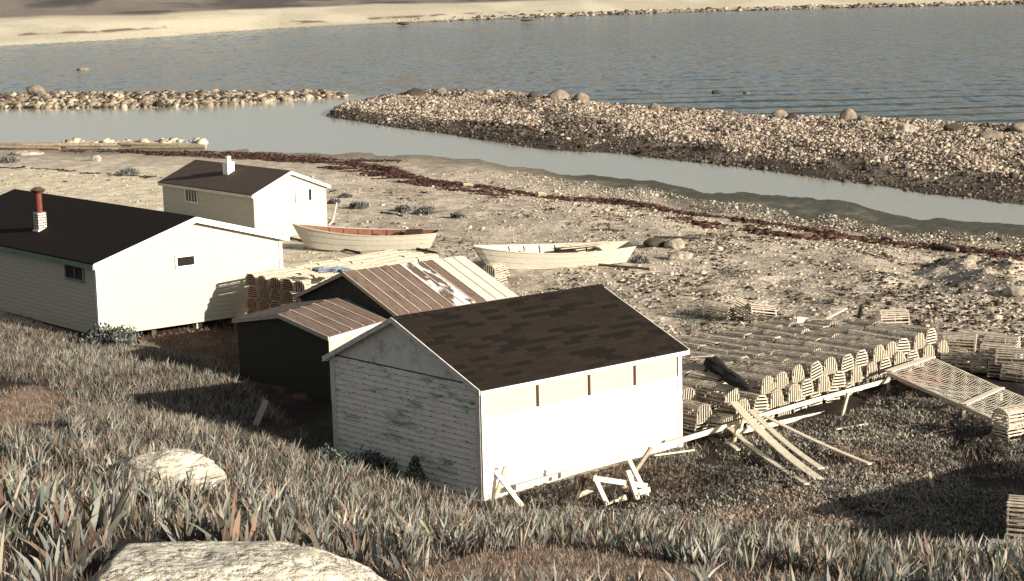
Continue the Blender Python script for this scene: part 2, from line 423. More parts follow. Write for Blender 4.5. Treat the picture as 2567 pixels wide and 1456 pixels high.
MAT['leaf'] = attr_mat('leaf_blades', .6, .3, .22)
MAT['stone'] = attr_mat('shore_stones', .9, .15)
MAT['weed'] = attr_mat('dry_seaweed', .9, .1)

# ------------------------------------------------------------------ mesh helpers
class MB:
    def __init__(s):
        s.v, s.f, s.uv, s.mi = [], [], [], []

    def face(s, pts, uv=None, mi=0):
        i = len(s.v)
        s.v += [tuple(p) for p in pts]
        s.f.append(tuple(range(i, i + len(pts))))
        if uv is None:
            p = [np.asarray(q, float) for q in pts]
            a = p[1] - p[0]
            la = np.linalg.norm(a) or 1
            a = a / la
            n = np.cross(a, p[-1] - p[0])
            bb = np.cross(n, a)
            lb = np.linalg.norm(bb) or 1
            bb = bb / lb
            uv = [((q - p[0]) @ a, (q - p[0]) @ bb) for q in p]
        s.uv += [tuple(map(float, q)) for q in uv]
        s.mi.append(mi)

    def hexa(s, b4, t4, mi=0):
        """box from four bottom and four top corners, counter-clockwise from above"""
        b4, t4 = [np.asarray(p, float) for p in b4], [np.asarray(p, float) for p in t4]
        s.face(b4[::-1], mi=mi)
        s.face(t4, mi=mi)
        for k in range(4):
            j = (k + 1) % 4
            s.face([b4[k], b4[j], t4[j], t4[k]], mi=mi)

    def beam(s, p, q, wd, th, up=(0, 0, 1), mi=0, w2=None):
        p, q, up = np.asarray(p, float), np.asarray(q, float), np.asarray(up, float)
        d = (q - p) / (np.linalg.norm(q - p) or 1)
        sd = np.cross(d, up)
        if np.linalg.norm(sd) < 1e-4:
            sd = np.cross(d, (1, 0, 0))
        sd /= np.linalg.norm(sd)
        n = np.cross(sd, d)
        w2 = w2 or wd
        b4 = [p - sd * wd / 2 - n * th / 2, p + sd * wd / 2 - n * th / 2, q + sd * w2 / 2 - n * th / 2, q - sd * w2 / 2 - n * th / 2]
        s.hexa(b4, [x + n * th for x in b4], mi)

    def plank(s, pts, wd, th, side):
        """a bent board through the given centre points"""
        side = np.asarray(side, float) / np.linalg.norm(side)
        for p, q in zip(pts, pts[1:]):
            d = q - p
            n = np.cross(side, d)
            n /= np.linalg.norm(n)
            b4 = [p - side * wd / 2, p + side * wd / 2, q + side * wd / 2, q - side * wd / 2]
            if n[2] < 0:
                n = -n
            s.hexa(b4, [x + n * th for x in b4])

    def tube(s, pts, r, n=6, r2=None, cap=True):
        pts = [np.asarray(p, float) for p in pts]
        rings = []
        for k, p in enumerate(pts):
            d = pts[min(k + 1, len(pts) - 1)] - pts[max(k - 1, 0)]
            d /= (np.linalg.norm(d) or 1)
            a = np.cross(d, (0, 0, 1) if abs(d[2]) < .9 else (1, 0, 0))
            a /= np.linalg.norm(a)
            bb = np.cross(d, a)
            t = k / max(1, len(pts) - 1)
            rr = r if r2 is None else r + (r2 - r) * t
            rings.append([p + rr * (a * math.cos(2 * math.pi * j / n) + bb * math.sin(2 * math.pi * j / n)) for j in range(n)])
        for A_, B_ in zip(rings, rings[1:]):
            for j in range(n):
                s.face([A_[j], A_[(j + 1) % n], B_[(j + 1) % n], B_[j]])
        if cap:
            s.face(rings[0][::-1])
            s.face(rings[-1])

    def build(s, name, mat, parent=None, smooth=False):
        me = bpy.data.meshes.new(name)
        me.from_pydata(s.v, [], s.f)
        ul = me.uv_layers.new(name='UVMap')
        ul.data.foreach_set('uv', np.array(s.uv, np.float32).ravel())
        for mm in (mat if isinstance(mat, (list, tuple)) else [mat]):
            me.materials.append(mm)
        me.polygons.foreach_set('material_index', np.array(s.mi, np.int32))
        if smooth:
            me.polygons.foreach_set('use_smooth', np.ones(len(s.f), bool))
        me.update()
        return link(name, me, parent)

def link(name, me, parent=None):
    o = bpy.data.objects.new(name, me)
    COL.objects.link(o)
    if parent:
        o.parent = parent
        o.matrix_parent_inverse = Matrix.Translation(-Vector(parent.location)) if parent.get('_w') else Matrix()
    return o

def tag(o, label=None, cat=None, group=None, kind=None):
    if label: o['label'] = label
    if cat: o['category'] = cat
    if group: o['group'] = group
    if kind: o['kind'] = kind
    return o

def thing(name, loc, label, cat, group=None, world=True):
    """Empty at the base of a thing; parts are modelled in world space when world is set"""
    o = bpy.data.objects.new(name, None)
    COL.objects.link(o)
    o.empty_display_size = .3
    o.location = [float(x) for x in loc]
    if world:
        o['_w'] = 1
    return tag(o, label, cat, group)

def np_mesh(name, V, faces, mat, col=None, smooth=False, parent=None):
    me = bpy.data.meshes.new(name)
    loops = np.concatenate([f.ravel() for f in faces]).astype(np.int32)
    tot = np.concatenate([np.full(len(f), f.shape[1]) for f in faces]).astype(np.int32)
    st = np.r_[0, np.cumsum(tot)[:-1]].astype(np.int32)
    me.vertices.add(len(V))
    me.vertices.foreach_set('co', np.asarray(V, np.float32).ravel())
    me.loops.add(len(loops))
    me.loops.foreach_set('vertex_index', loops)
    me.polygons.add(len(tot))
    me.polygons.foreach_set('loop_start', st)
    me.polygons.foreach_set('loop_total', tot)
    me.update(calc_edges=True)
    if smooth:
        me.polygons.foreach_set('use_smooth', np.ones(len(tot), bool))
    if col is not None:
        ca_ = me.color_attributes.new('Col', 'FLOAT_COLOR', 'POINT')
        cc = np.ones((len(V), 4), np.float32)
        cc[:, :col.shape[1]] = col
        ca_.data.foreach_set('color', cc.ravel())
    me.materials.append(mat)
    me.validate()
    return link(name, me, parent)

def inpoly(px, py, poly):
    r = np.zeros(len(px), bool)
    n = len(poly)
    for k in range(n):
        x1, y1 = poly[k]
        x2, y2 = poly[(k + 1) % n]
        c = ((y1 > py) != (y2 > py)) & (px < (x2 - x1) * (py - y1) / (y2 - y1 + 1e-9) + x1)
        r ^= c
    return r

def projv(x, y, z):
    v = np.stack([x, y, z - CAM_H], 1)
    dz = v @ _f
    return CX + FPX * (v @ RC) / dz, CY - FPX * (v @ UC) / dz

# ------------------------------------------------------------------ SETTING: terrain, water
VEG = [(-700, 700), (-200, 735), (0, 800), (200, 838), (300, 862), (420, 872), (600, 868), (700, 840), (1010, 860), (1010, 1010), (845, 1150), (1215, 1258), (1290, 1236), (1720, 1118), (1720, 1020), (1900, 975), (2330, 905), (2350, 880), (2566, 960), (2900, 1050), (3400, 1200), (3400, 1900), (-900, 1900)]
nu, ny = 640, 900
uu = np.linspace(-.40, .40, nu)
yy = np.geomspace(9, 1600, ny)
U, Y = np.meshgrid(uu, yy)
X = U * Y
x, y = X.ravel(), Y.ravel()
z, sd, s1, s2, sf, chs = layers(x, y)
px, py = projv(x, y, z)
n1 = fbm(x * .35, y * .35, 4)
n2 = fbm(x * .08 + 40, y * .05, 4)
n3 = fbm(x * 1.4 + 7, y * .7, 3)
def lerp(a, b, t):
    return a + (np.asarray(b) - a) * t[:, None]
C = np.tile(np.array([.48, .42, .335]), (len(x), 1))
C = lerp(C, (.41, .355, .28), sstep(.35, .6, n1))
speck = np.full(len(x), .55)
rocky = sstep(-.02, .10, x / y) * sstep(0, 14, sd - 18) * sstep(.35, .6, n2 + .12)
speck = np.maximum(speck, rocky)
sandy = (1 - sstep(-.16, -.05, x / y))                                    # smooth sand on the left
C = lerp(C, (.60, .54, .40), sandy * sstep(16, 34, sd) * .9)
speck = speck * (1 - .6 * sandy)
C = lerp(C, (.19, .165, .125), sstep(.52, .66, n3) * (speck * .7))
wet = (1 - sstep(2, 13, sd + (n1 - .5) * 16)) * (sd > -200)
C = lerp(C, (.19, .165, .125), wet * .9)
algae = (1 - sstep(3, 17, sd + (n3 - .5) * 12 + (n1 - .5) * 10)) * sstep(.0, .05, x / y)
C = lerp(C, (.055, .060, .045), algae * .9)
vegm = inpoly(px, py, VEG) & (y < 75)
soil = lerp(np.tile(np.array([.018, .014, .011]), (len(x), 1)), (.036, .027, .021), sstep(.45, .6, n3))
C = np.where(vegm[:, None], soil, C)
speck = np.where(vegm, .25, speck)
for bp_ in ([(-50, 985), (90, 965), (170, 1000), (150, 1045), (60, 1070), (-50, 1075)], [(1190, 1390), (1420, 1365), (1600, 1395), (1850, 1440), (1900, 1500), (1000, 1500), (1050, 1440)]):
    C = np.where((inpoly(px + (n3 - .5) * 80, py + (n1 - .5) * 60, bp_) & (y < 75))[:, None], np.array([.17, .125, .09]), C)
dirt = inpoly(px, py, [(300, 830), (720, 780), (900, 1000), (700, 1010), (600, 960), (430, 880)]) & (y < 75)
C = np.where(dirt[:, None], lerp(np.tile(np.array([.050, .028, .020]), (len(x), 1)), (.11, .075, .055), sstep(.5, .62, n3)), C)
sp = s1 > -8
SPC = lerp(np.tile(np.array([.30, .26, .195]), (len(x), 1)), (.10, .08, .06), sstep(.45, .62, n1))
mud = 1 - sstep(3, 24, chs + (n2 - .5) * 30)
SPC = lerp(SPC, (.060, .046, .036), mud * .92)
C = np.where(sp[:, None], SPC, C)
speck = np.where(sp, 1.0 - mud * .6, speck)
br_ = s2 > -6
C = np.where(br_[:, None], np.array([.24, .20, .15]), C)
fr = sf > -10
FC = np.tile(np.array([.60, .55, .42]), (len(x), 1))
FC = lerp(FC, (.50, .455, .345), sstep(.4, .6, fbm(x * .05, y * .02, 4)))
band = np.exp(-((sf - 27 - (fbm(x * .02, y * .02, 3) - .5) * 30) / 5.0) ** 2) * sstep(.42, .55, fbm(x * .07, y * .015, 4)) * (x / y < .02) * sstep(.38, .52, fbm(x * .22, y * .1, 3))
FC = lerp(FC, (.14, .085, .06), band)
edge = (1 - sstep(0, 9, sf)) * sstep(-.16, -.02, x / y)
FC = lerp(FC, (.12, .09, .065), edge)
hill = sstep(96, 118, sf + (fbm(x * .03, y * .03, 3) - .5) * 30)
HC = lerp(np.tile(np.array([.19, .165, .145]), (len(x), 1)), (.085, .076, .070), sstep(.42, .6, fbm(x * .04, y * .015, 4)))
FC = FC * (1 - hill[:, None]) + HC * hill[:, None]
C = np.where(fr[:, None], FC, C)
speck = np.where(fr, .5, speck)
C = np.where((z < 0)[:, None], np.array([.07, .065, .05]), C)
idx = np.arange(nu * ny).reshape(ny, nu)
F4 = np.stack([idx[:-1, :-1], idx[:-1, 1:], idx[1:, 1:], idx[1:, :-1]], -1).reshape(-1, 4)
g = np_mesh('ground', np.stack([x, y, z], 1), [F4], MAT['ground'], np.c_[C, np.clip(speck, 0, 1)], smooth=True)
tag(g, kind='structure')

wu = np.linspace(-.40, .40, 200)
wy = np.geomspace(60, 1500, 300)
U, Y = np.meshgrid(wu, wy)
wx, wyy = (U * Y).ravel(), Y.ravel()
_, sd_, s1_, s2_, sf_, chs_ = layers(wx, wyy)
calm = ((chs_ < 6) & (wx / wyy > SPS[0][0] + .005)) | ((wyy < np.interp(wx / wyy, *BRS) + 5) & (wx / wyy <= SPS[0][0] + .02))
ch = np.where(calm, .025, .72)
ch = ch.reshape(U.shape)
for _ in range(6):
    ch = (ch + np.roll(ch, 1, 0) + np.roll(ch, -1, 0) + np.roll(ch, 1, 1) + np.roll(ch, -1, 1)) / 5
idx = np.arange(200 * 300).reshape(300, 200)
F4 = np.stack([idx[:-1, :-1], idx[:-1, 1:], idx[1:, 1:], idx[1:, :-1]], -1).reshape(-1, 4)
wo = np_mesh('water', np.stack([wx, wyy, np.zeros_like(wx)], 1), [F4], MAT['water'], np.stack([ch.ravel(), np.where(wyy > np.interp(wx / wyy, *SPN), 1, 0) * np.exp(-np.clip(wyy - np.interp(wx / wyy, *SPN), 0, 999) / 45) * sstep(-.02, .12, wx / wyy) * .38, np.clip((.72 - ch.ravel()) / .68, 0, 1)], 1), smooth=True)
tag(wo, kind='structure')

# ------------------------------------------------------------------ buildings
def clap(mb, b0, b1, t0, t1, rows, out, lip=.022):
    b0, b1, t0, t1, out = [np.asarray(p, float) for p in (b0, b1, t0, t1, out)]
    L = np.linalg.norm(b1 - b0)
    h0 = np.linalg.norm(t0 - b0)
    for k in range(rows):
        f, g_ = k / rows, (k + 1) / rows
        p0, p1 = b0 + (t0 - b0) * f, b1 + (t1 - b1) * f
        q0, q1 = b0 + (t0 - b0) * g_, b1 + (t1 - b1) * g_
        mb.face([p0 + out * lip, p1 + out * lip, q1 + out * .004, q0 + out * .004], [(0, .12 * k), (L, .12 * k), (L, .12 * k + .12), (0, .12 * k + .12)])
        mb.face([p0 + out * .004, p1 + out * .004, p1 + out * lip, p0 + out * lip])

def unit(v):
    v = np.asarray(v, float)
    return v / np.linalg.norm(v)

class Shed:
    """A near corner, B other end of the gable wall, C other end of the long wall (ground plan)"""
    def __init__(s, A, B, C, floor):
        s.A, s.B, s.C = [np.array([p[0], p[1]]) for p in (A, B, C)]
        s.floor = floor
        g2, l2 = unit(s.B - s.A), unit(s.C - s.A)
        s.ng = np.array([*(-l2), 0])            # outwards of gable (roughly away from the long side)
        n = np.array([-g2[1], g2[0], 0])
        s.ng = n if n @ np.array([*(s.C - s.A), 0]) < 0 else -n
        n = np.array([-l2[1], l2[0], 0])
        s.nl = n if n @ np.array([*(s.B - s.A), 0]) < 0 else -n

    def P(s, u, v, z):
        q = s.A + (s.B - s.A) * u + (s.C - s.A) * v
        return np.array([q[0], q[1], z])

def roof(mb, sh, ridge_u, zr0, zr1, eaves, ov, ovr, th, strips=None, mi=0):
    """eaves: dict u -> (z at v=0, z at v=1) for the wall tops; both slopes as slabs, overhanging"""
    Lg = np.linalg.norm(sh.B - sh.A)
    Ll = np.linalg.norm(sh.C - sh.A)
    va, vb = -ovr / Ll, 1 + ovr / Ll
    res = []
    for ue, (z0, z1) in eaves.items():
        k = 1 + ov / (abs(ue - ridge_u) * Lg)
        uo = ridge_u + (ue - ridge_u) * k
        def pt(t, v, uo=uo, k=k, z0=z0, z1=z1):
            u_ = ridge_u + (uo - ridge_u) * t
            zr = zr0 + (zr1 - zr0) * v
            ze = zr + ((z0 + (z1 - z0) * v) - zr) * k
            return sh.P(u_, v, zr + (ze - zr) * t)
        up = np.array([0, 0, 1.0])
        c = [pt(0, va), pt(0, vb), pt(1, vb), pt(1, va)]
        base, top = [p + up * .012 for p in c], [p + up * (.012 + th) for p in c]
        if ue > ridge_u:
            base, top = base[::-1], top[::-1]
            top = [top[3], top[2], top[1], top[0]]; base = [base[3], base[2], base[1], base[0]]
        L = np.linalg.norm(top[1] - top[0]); S = np.linalg.norm(top[3] - top[0])
        mb.face(top, [(0, S), (L, S), (L, 0), (0, 0)], mi)
        mb.face(base[::-1], mi=mi)
        for a_ in range(4):
            b_ = (a_ + 1) % 4
            mb.face([base[a_], base[b_], top[b_], top[a_]], mi=mi)
        res.append((ue, pt, va, vb))
    return res

def gable_tri(mb, sh, v, z0, z1, zr, ridge_u, out, rows=0, off=.006):
    a_, b_, c_ = sh.P(0, v, z0), sh.P(1, v, z1), sh.P(ridge_u, v, zr)
    if not rows:
        mb.face([a_ + out * off, b_ + out * off, c_ + out * off])
        return
    L = np.linalg.norm(b_ - a_)
    for k in range(rows):
        f, g_ = k / rows, (k + 1) / rows
        p0, p1, q0, q1 = a_ + (c_ - a_) * f, b_ + (c_ - b_) * f, a_ + (c_ - a_) * g_, b_ + (c_ - b_) * g_
        h = (zr - z0)
        mb.face([p0 + out * .022, p1 + out * .022, q1 + out * .004, q0 + out * .004], [(L * ridge_u * f, h * f), (L * (1 - (1 - ridge_u) * f), h * f), (L * (1 - (1 - ridge_u) * g_), h * g_), (L * ridge_u * g_, h * g_)])

def core(mb, sh, z0, eA, eB, eC, eD, zr0, zr1, ru, ins=.01):
    """plain inner volume that closes the building (a hair inside the cladding)"""
    P = sh.P
    i = ins
    q = {k: P(*uv, 0) for k, uv in {'A': (i, i), 'B': (1 - i, i), 'C': (i, 1 - i), 'D': (1 - i, 1 - i)}.items()}
    g_ = lambda k, z: np.array([q[k][0], q[k][1], z])
    r0, r1 = P(ru, i, zr0 - .03), P(ru, 1 - i, zr1 - .03)
    mb.face([g_('A', z0), g_('B', z0), g_('B', eB), r0, g_('A', eA)])
    mb.face([g_('D', z0), g_('C', z0), g_('C', eC), r1, g_('D', eD)])
    mb.face([g_('C', z0), g_('A', z0), g_('A', eA), g_('C', eC)])
    mb.face([g_('B', z0), g_('D', z0), g_('D', eD), g_('B', eB)])
    mb.face([g_('A', z0), g_('C', z0), g_('D', z0), g_('B', z0)])

def xyz2(px, py, z):
    return W(px, py, z)[:2]

UPV = np.array([0, 0, 1.0])

def wall_window(root, sh, side, u0, u1, zb, zt, pane_mat, frame_mat, fw=.07, mull=0, off=.03, split=None, name='window'):
    """frame with panes; side 'g' = gable wall at v=0, 'l' = long wall at u=0"""
    out = sh.ng if side == 'g' else sh.nl
    pt = (lambda t, z: sh.P(t, 0, z) + out * off) if side == 'g' else (lambda t, z: sh.P(0, t, z) + out * off)
    L = np.linalg.norm((sh.B if side == 'g' else sh.C) - sh.A)
    fu = fw / L
    f = MB()
    def bx(a0, a1, z0, z1, d):
        b4 = [pt(a0, z0), pt(a1, z0), pt(a1, z0) + out * d, pt(a0, z0) + out * d]
        if np.cross(b4[1] - b4[0], b4[2] - b4[1])[2] < 0:
            b4 = b4[::-1]
        f.hexa(b4, [p + UPV * (z1 - z0) for p in b4])
    bx(u0 - fu, u0, zb - fw, zt + fw, .035)
    bx(u1, u1 + fu, zb - fw, zt + fw, .035)
    bx(u0, u1, zt, zt + fw, .033)
    bx(u0, u1, zb - fw, zb, .033)
    w_ = f.build(name, frame_mat, root)
    if mull:
        mm = MB(); f_old = f
        f = mm
        for k in range(1, mull + 1):
            c = u0 + (u1 - u0) * k / (mull + 1)
            mm2 = .018 / L
            b4 = [pt(c - mm2, zb), pt(c + mm2, zb), pt(c + mm2, zb) + out * .02, pt(c - mm2, zb) + out * .02]
            if np.cross(b4[1] - b4[0], b4[2] - b4[1])[2] < 0:
                b4 = b4[::-1]
            mm.hexa(b4, [p + UPV * (zt - zb) for p in b4])
        mu = mm.build('muntin', frame_mat, w_)
        mu.matrix_parent_inverse = Matrix()
    def pane(a0, a1, mat, nm='pane', d=.008):
        p = MB()
        q = [pt(a0, zb) + out * d, pt(a1, zb) + out * d, pt(a1, zt) + out * d, pt(a0, zt) + out * d]
        p.face(q)
        o = p.build(nm, mat, w_)
        o.matrix_parent_inverse = Matrix()
        return o
    if split is None:
        pane(u0, u1, pane_mat)
    else:
        t, m2, nm = split
        c = u0 + (u1 - u0) * t
        pane(u0, c, m2, nm)
        pane(c, u1, pane_mat)
    return w_

def corner_board(root, base, ztop, zbot, na, nb, wd, mat, sgn_a, sgn_b):
    pass

def board_at(mb, p, q, dirv, wd, out, th):
    """flat board on a wall between p and q, width along dirv, thickness along out"""
    p, q, dirv, out = [np.asarray(v, float) for v in (p, q, dirv, out)]
    a_, b_ = p, p + dirv * wd
    c_, d_ = q + dirv * wd, q
    i = [a_, b_, c_, d_]
    o = [v + out * th for v in i]
    mb.face(o); mb.face(i[::-1])
    for k in range(4):
        j = (k + 1) % 4
        mb.face([i[k], i[j], o[j], o[k]])

# ---- 1. white work shed in the middle
zg = 1.42
sh = Shed(xyz2(1212, 1257, zg), xyz2(843, 1160, zg), xyz2(1705.5, 1119, zg), zg)
D = sh.P(1, 1, zg)
eA, eB, eC = zat(sh.A, 970), zat(sh.B, 889), zat(sh.C, 872)
eD = eB + eC - eA
RU = .53
zr = zat(sh.P(RU, 0, 0)[:2], 797)
zr1 = zr + (eC - eA)
root = thing('work_shed', (*sh.A, zg), 'white clapboard shed with dark brown shingle roof, peeling shaded gable and four cream panels', 'shed')
c = MB(); core(c, sh, zg - .3, eA, eB, eC, eD, zr, zr1, RU); c.build('inner_frame', MAT['dark_wood'], root)
mb = MB(); clap(mb, sh.P(1, 0, zg - .2), sh.P(0, 0, zg - .2), sh.P(1, 0, eB), sh.P(0, 0, eA), 21, sh.ng); mb.build('gable_wall', MAT['peel'], root)
mb = MB(); gable_tri(mb, sh, 0, eA + .03, eB + .03, zr, RU, sh.ng); 
mb.build('gable_panel', MAT['grey_panel'], root)
# long wall: clapboards below, panels above
f0 = (zat(sh.A, 1047) - zg) / (eA - zg)
zpA, zpC = zg + (eA - zg) * f0, zg + (eC - zg) * f0
mb = MB(); clap(mb, sh.P(0, 0, zg - .12), sh.P(0, 1, zg - .12), sh.P(0, 0, zpA), sh.P(0, 1, zpC), 15, sh.nl); mb.build('wall', MAT['lined_siding'], root)
cuts = [.012, .262, .516, .752, .988]
for k in range(4):
    a_, b_ = cuts[k] + .007, cuts[k + 1] - .007
    mb = MB()
    zl_ = lambda t, base: base[0] + (base[1] - base[0]) * t
    q = [sh.P(0, a_, zl_(a_, (zpA, zpC)) - .03), sh.P(0, b_, zl_(b_, (zpA, zpC)) - .03), sh.P(0, b_, zl_(b_, (eA, eC))), sh.P(0, a_, zl_(a_, (eA, eC)))]
    q = [p + sh.nl * .012 for p in q]
    mb.face(q)
    mb.build('wall_panel', MAT['cream_panel'], root)
for k in (1, 2, 3):
    mb = MB(); t = cuts[k]
    board_at(mb, sh.P(0, t - .0055, zl_(t, (zpA, zpC)) - .02), sh.P(0, t - .0055, zl_(t, (eA, eC))), unit(sh.P(0, 1, 0) - sh.P(0, 0, 0)), .07, sh.nl, .03)
    mb.build('panel_batten', MAT['boat_dark'], root)
mb = MB(); clap(mb, sh.P(0, 1, zg - .2), sh.P(1, 1, zg - .2), sh.P(0, 1, eC), sh.P(1, 1, eD), 21, -sh.ng); gable_tri(mb, sh, 1, eC, eD, zr1, RU, -sh.ng); mb.build('gable_wall', MAT['white_siding'], root)
mb = MB(); clap(mb, sh.P(1, 1, zg - .2), sh.P(1, 0, zg - .2), sh.P(1, 1, eD), sh.P(1, 0, eB), 21, -sh.nl); mb.build('wall', MAT['white_siding'], root)
lw = unit(sh.P(0, 1, 0) - sh.P(0, 0, 0)); gw = unit(sh.P(1, 0, 0) - sh.P(0, 0, 0))
def corners(root, sh, zb, tops, wd, mats, th=.03, which='ABC'):
    lw, gw = unit(sh.P(0, 1, 0) - sh.P(0, 0, 0)), unit(sh.P(1, 0, 0) - sh.P(0, 0, 0))
    e = .02
    if 'A' in which:
        mb = MB(); board_at(mb, sh.P(0, 0, zb) + sh.nl * e - lw * .03, sh.P(0, 0, tops[0]) + sh.nl * e - lw * .03, lw, wd, sh.nl, th); mb.build('corner_board', mats[0], root)
        mb = MB(); board_at(mb, sh.P(0, 0, zb) + sh.ng * e, sh.P(0, 0, tops[0]) + sh.ng * e, gw, wd, sh.ng, th); mb.build('corner_board', mats[1], root)
    if 'B' in which:
        mb = MB(); board_at(mb, sh.P(1, 0, zb) + sh.ng * e - gw * (wd - .02), sh.P(1, 0, tops[1]) + sh.ng * e - gw * (wd - .02), gw, wd, sh.ng, th); mb.build('corner_board', mats[1], root)
    if 'C' in which:
        mb = MB(); board_at(mb, sh.P(0, 1, zb) + sh.nl * e - lw * (wd - .02), sh.P(0, 1, tops[2]) + sh.nl * e - lw * (wd - .02), lw, wd, sh.nl, th); mb.build('corner_board', mats[0], root)
corners(root, sh, zg - .25, (eA, eB, eC), .13, (MAT['trim_white'], MAT['trim_grey']))
mb = MB(); rf = roof(mb, sh, RU, zr, zr1, {0: (eA, eC), 1: (eB, eD)}, .16, .16, .035); mb.build('roof', MAT['shingle'], root)

def trims(root, rf, mat_e, mat_r, wd, th=.03, ridge=None, front=True):
    for ue, pt, va, vb in rf:
        mb = MB()
        p, q = pt(1, va), pt(1, vb)
        out = unit(np.cross(q - p, UPV))
        if out @ (pt(1, .5) - pt(0, .5)) < 0: out = -out
        board_at(mb, p - UPV * (wd - .012), q - UPV * (wd - .012), UPV, wd, out, th)
        mb.build('fascia', mat_e, root)
        for vv, s_ in ((va, -1), (vb, 1)):
            mb = MB()
            p, q = pt(1, vv), pt(0, vv)
            o2 = unit(np.cross(q - p, UPV))
            if o2 @ (pt(0, vb) - pt(0, va)) * s_ < 0: o2 = -o2
            board_at(mb, p - UPV * (wd - .012) + o2 * .002, q - UPV * (wd - .012) + o2 * .002, UPV, wd + .03, o2, th)
            mb.build('rake_board', mat_r, root)
trims(root, rf, MAT['trim_white'], MAT['trim_grey'], .10)
ridge_cap = MB()
p, q = sh.P(RU, -.16 / 6.5, zr + .05 - .0), sh.P(RU, 1 + .16 / 6.5, zr1 + .05)
for s_ in (-1, 1):
    e_ = unit(sh.P(RU + .1 * s_, 0, zr - .1 * abs((zr - eA) / RU)) - sh.P(RU, 0, zr))
    n_ = np.cross(q - p, e_); n_ = unit(n_); n_ = n_ if n_[2] > 0 else -n_
    ridge_cap.hexa([p, q, q + e_ * .14, p + e_ * .14] if s_ > 0 else [p, p + e_ * .14, q + e_ * .14, q], [v_ + n_ * .012 for v_ in ([p, q, q + e_ * .14, p + e_ * .14] if s_ > 0 else [p, p + e_ * .14, q + e_ * .14, q])])
ridge_cap.build('ridge_cap', MAT['shingle'], root)
# little hatch low on the lit wall
mb = MB(); zt_ = zat(sh.P(0, .93, 0)[:2], 1098)
board_at(mb, sh.P(0, .905, zt_ - .13) + sh.nl * .024, sh.P(0, 1.004, zt_ - .13) + sh.nl * .024, UPV, .13, sh.nl, .03); hb = mb.build('hatch_board', MAT['old_wood'], root)
mb = MB(); board_at(mb, sh.P(0, .893, zt_ - .14) + sh.nl * .022, sh.P(0, .905, zt_ - .14) + sh.nl * .022, UPV, .13, sh.nl, .012); mb.build('hatch_gap', MAT['dark_plank'], root)
mb = MB()
board_at(mb, sh.P(0, .0, zg - .22) + sh.nl * .024, sh.P(0, 1, zg - .22) + sh.nl * .024, UPV, .2, sh.nl, .02); mb.build('sill_board', MAT['white'], root)
SHED = sh

# ---- 2. long white house with black roof
zf = 1.78
sh = Shed(xyz2(252, 841, zf), xyz2(711, 774, zf), xyz2(-165, 731, zf), zf)
eA, eB = zat(sh.A, 657), zat(sh.B, 589)
eC = eA; eD = eB
RU = .515
zr = zat(sh.P(RU, 0, 0)[:2], 545); zr1 = zr
root = thing('long_house', (*sh.A, zf), 'low white clapboard house with black roof and red stovepipe, raised on posts at left', 'house')
c = MB(); core(c, sh, zf, eA, eB, eC, eD, zr, zr1, RU); c.build('inner_frame', MAT['dark_wood'], root)
mb = MB(); clap(mb, sh.P(1, 0, zf - .03), sh.P(0, 0, zf - .03), sh.P(1, 0, eB), sh.P(0, 0, eA), 17, sh.ng, .028); gable_tri(mb, sh, 0, eA, eB, zr, RU, sh.ng, 9); mb.build('gable_wall', MAT['cream_siding'], root)
mb = MB(); clap(mb, sh.P(0, 0, zf - .03), sh.P(0, 1, zf - .03), sh.P(0, 0, eA), sh.P(0, 1, eC), 17, sh.nl, .03); mb.build('wall', MAT['cream_siding'], root)
mb = MB(); clap(mb, sh.P(0, 1, zf - .03), sh.P(1, 1, zf - .03), sh.P(0, 1, eC), sh.P(1, 1, eD), 17, -sh.ng, .016); gable_tri(mb, sh, 1, eC, eD, zr, RU, -sh.ng); mb.build('gable_wall', MAT['cream_siding'], root)
mb = MB(); clap(mb, sh.P(1, 1, zf - .03), sh.P(1, 0, zf - .03), sh.P(1, 1, eD), sh.P(1, 0, eB), 17, -sh.nl, .016); mb.build('wall', MAT['cream_siding'], root)
corners(root, sh, zf - .04, (eA, eB, eC), .12, (MAT['trim_white'], MAT['trim_white']))
mb = MB(); rf = roof(mb, sh, RU, zr, zr1, {0: (eA, eC), 1: (eB, eD)}, .22, .22, .05); mb.build('roof', MAT['shingle_black'], root)
trims(root, rf, MAT['trim_green'], MAT['trim_white'], .17)
def seg(a, b, x):
    return (x - a) / (b - a)
# windows: pixel x -> fraction along the wall
def frac(sh, side, pxx, z):
    lo, hi = -.2, 1.2
    f_ = (lambda t: proj(sh.P(t, 0, z) if side == 'g' else sh.P(0, t, z))[0])
    up_ = f_(1) > f_(0)
    for _ in range(40):
        m_ = (lo + hi) / 2
        if (f_(m_) < pxx) == up_: lo = m_
        else: hi = m_
    return (lo + hi) / 2
zw = (zf + eA) / 2 + .3
ua, ub = frac(sh, 'g', 445, zw), frac(sh, 'g', 487, zw)
pc = sh.P((ua + ub) / 2, 0, 0)[:2]
wall_window(root, sh, 'g', ua, ub, zat(pc, 665), zat(pc, 643), MAT['glass'], MAT['trim_white'], .07)
ua, ub = frac(sh, 'l', 212, zw), frac(sh, 'l', 170, zw)
pc = sh.P(0, (ua + ub) / 2, 0)[:2]
wall_window(root, sh, 'l', ua, ub, zat(pc, 698), zat(pc, 659), MAT['glass'], MAT['trim_green'], .09, mull=1)
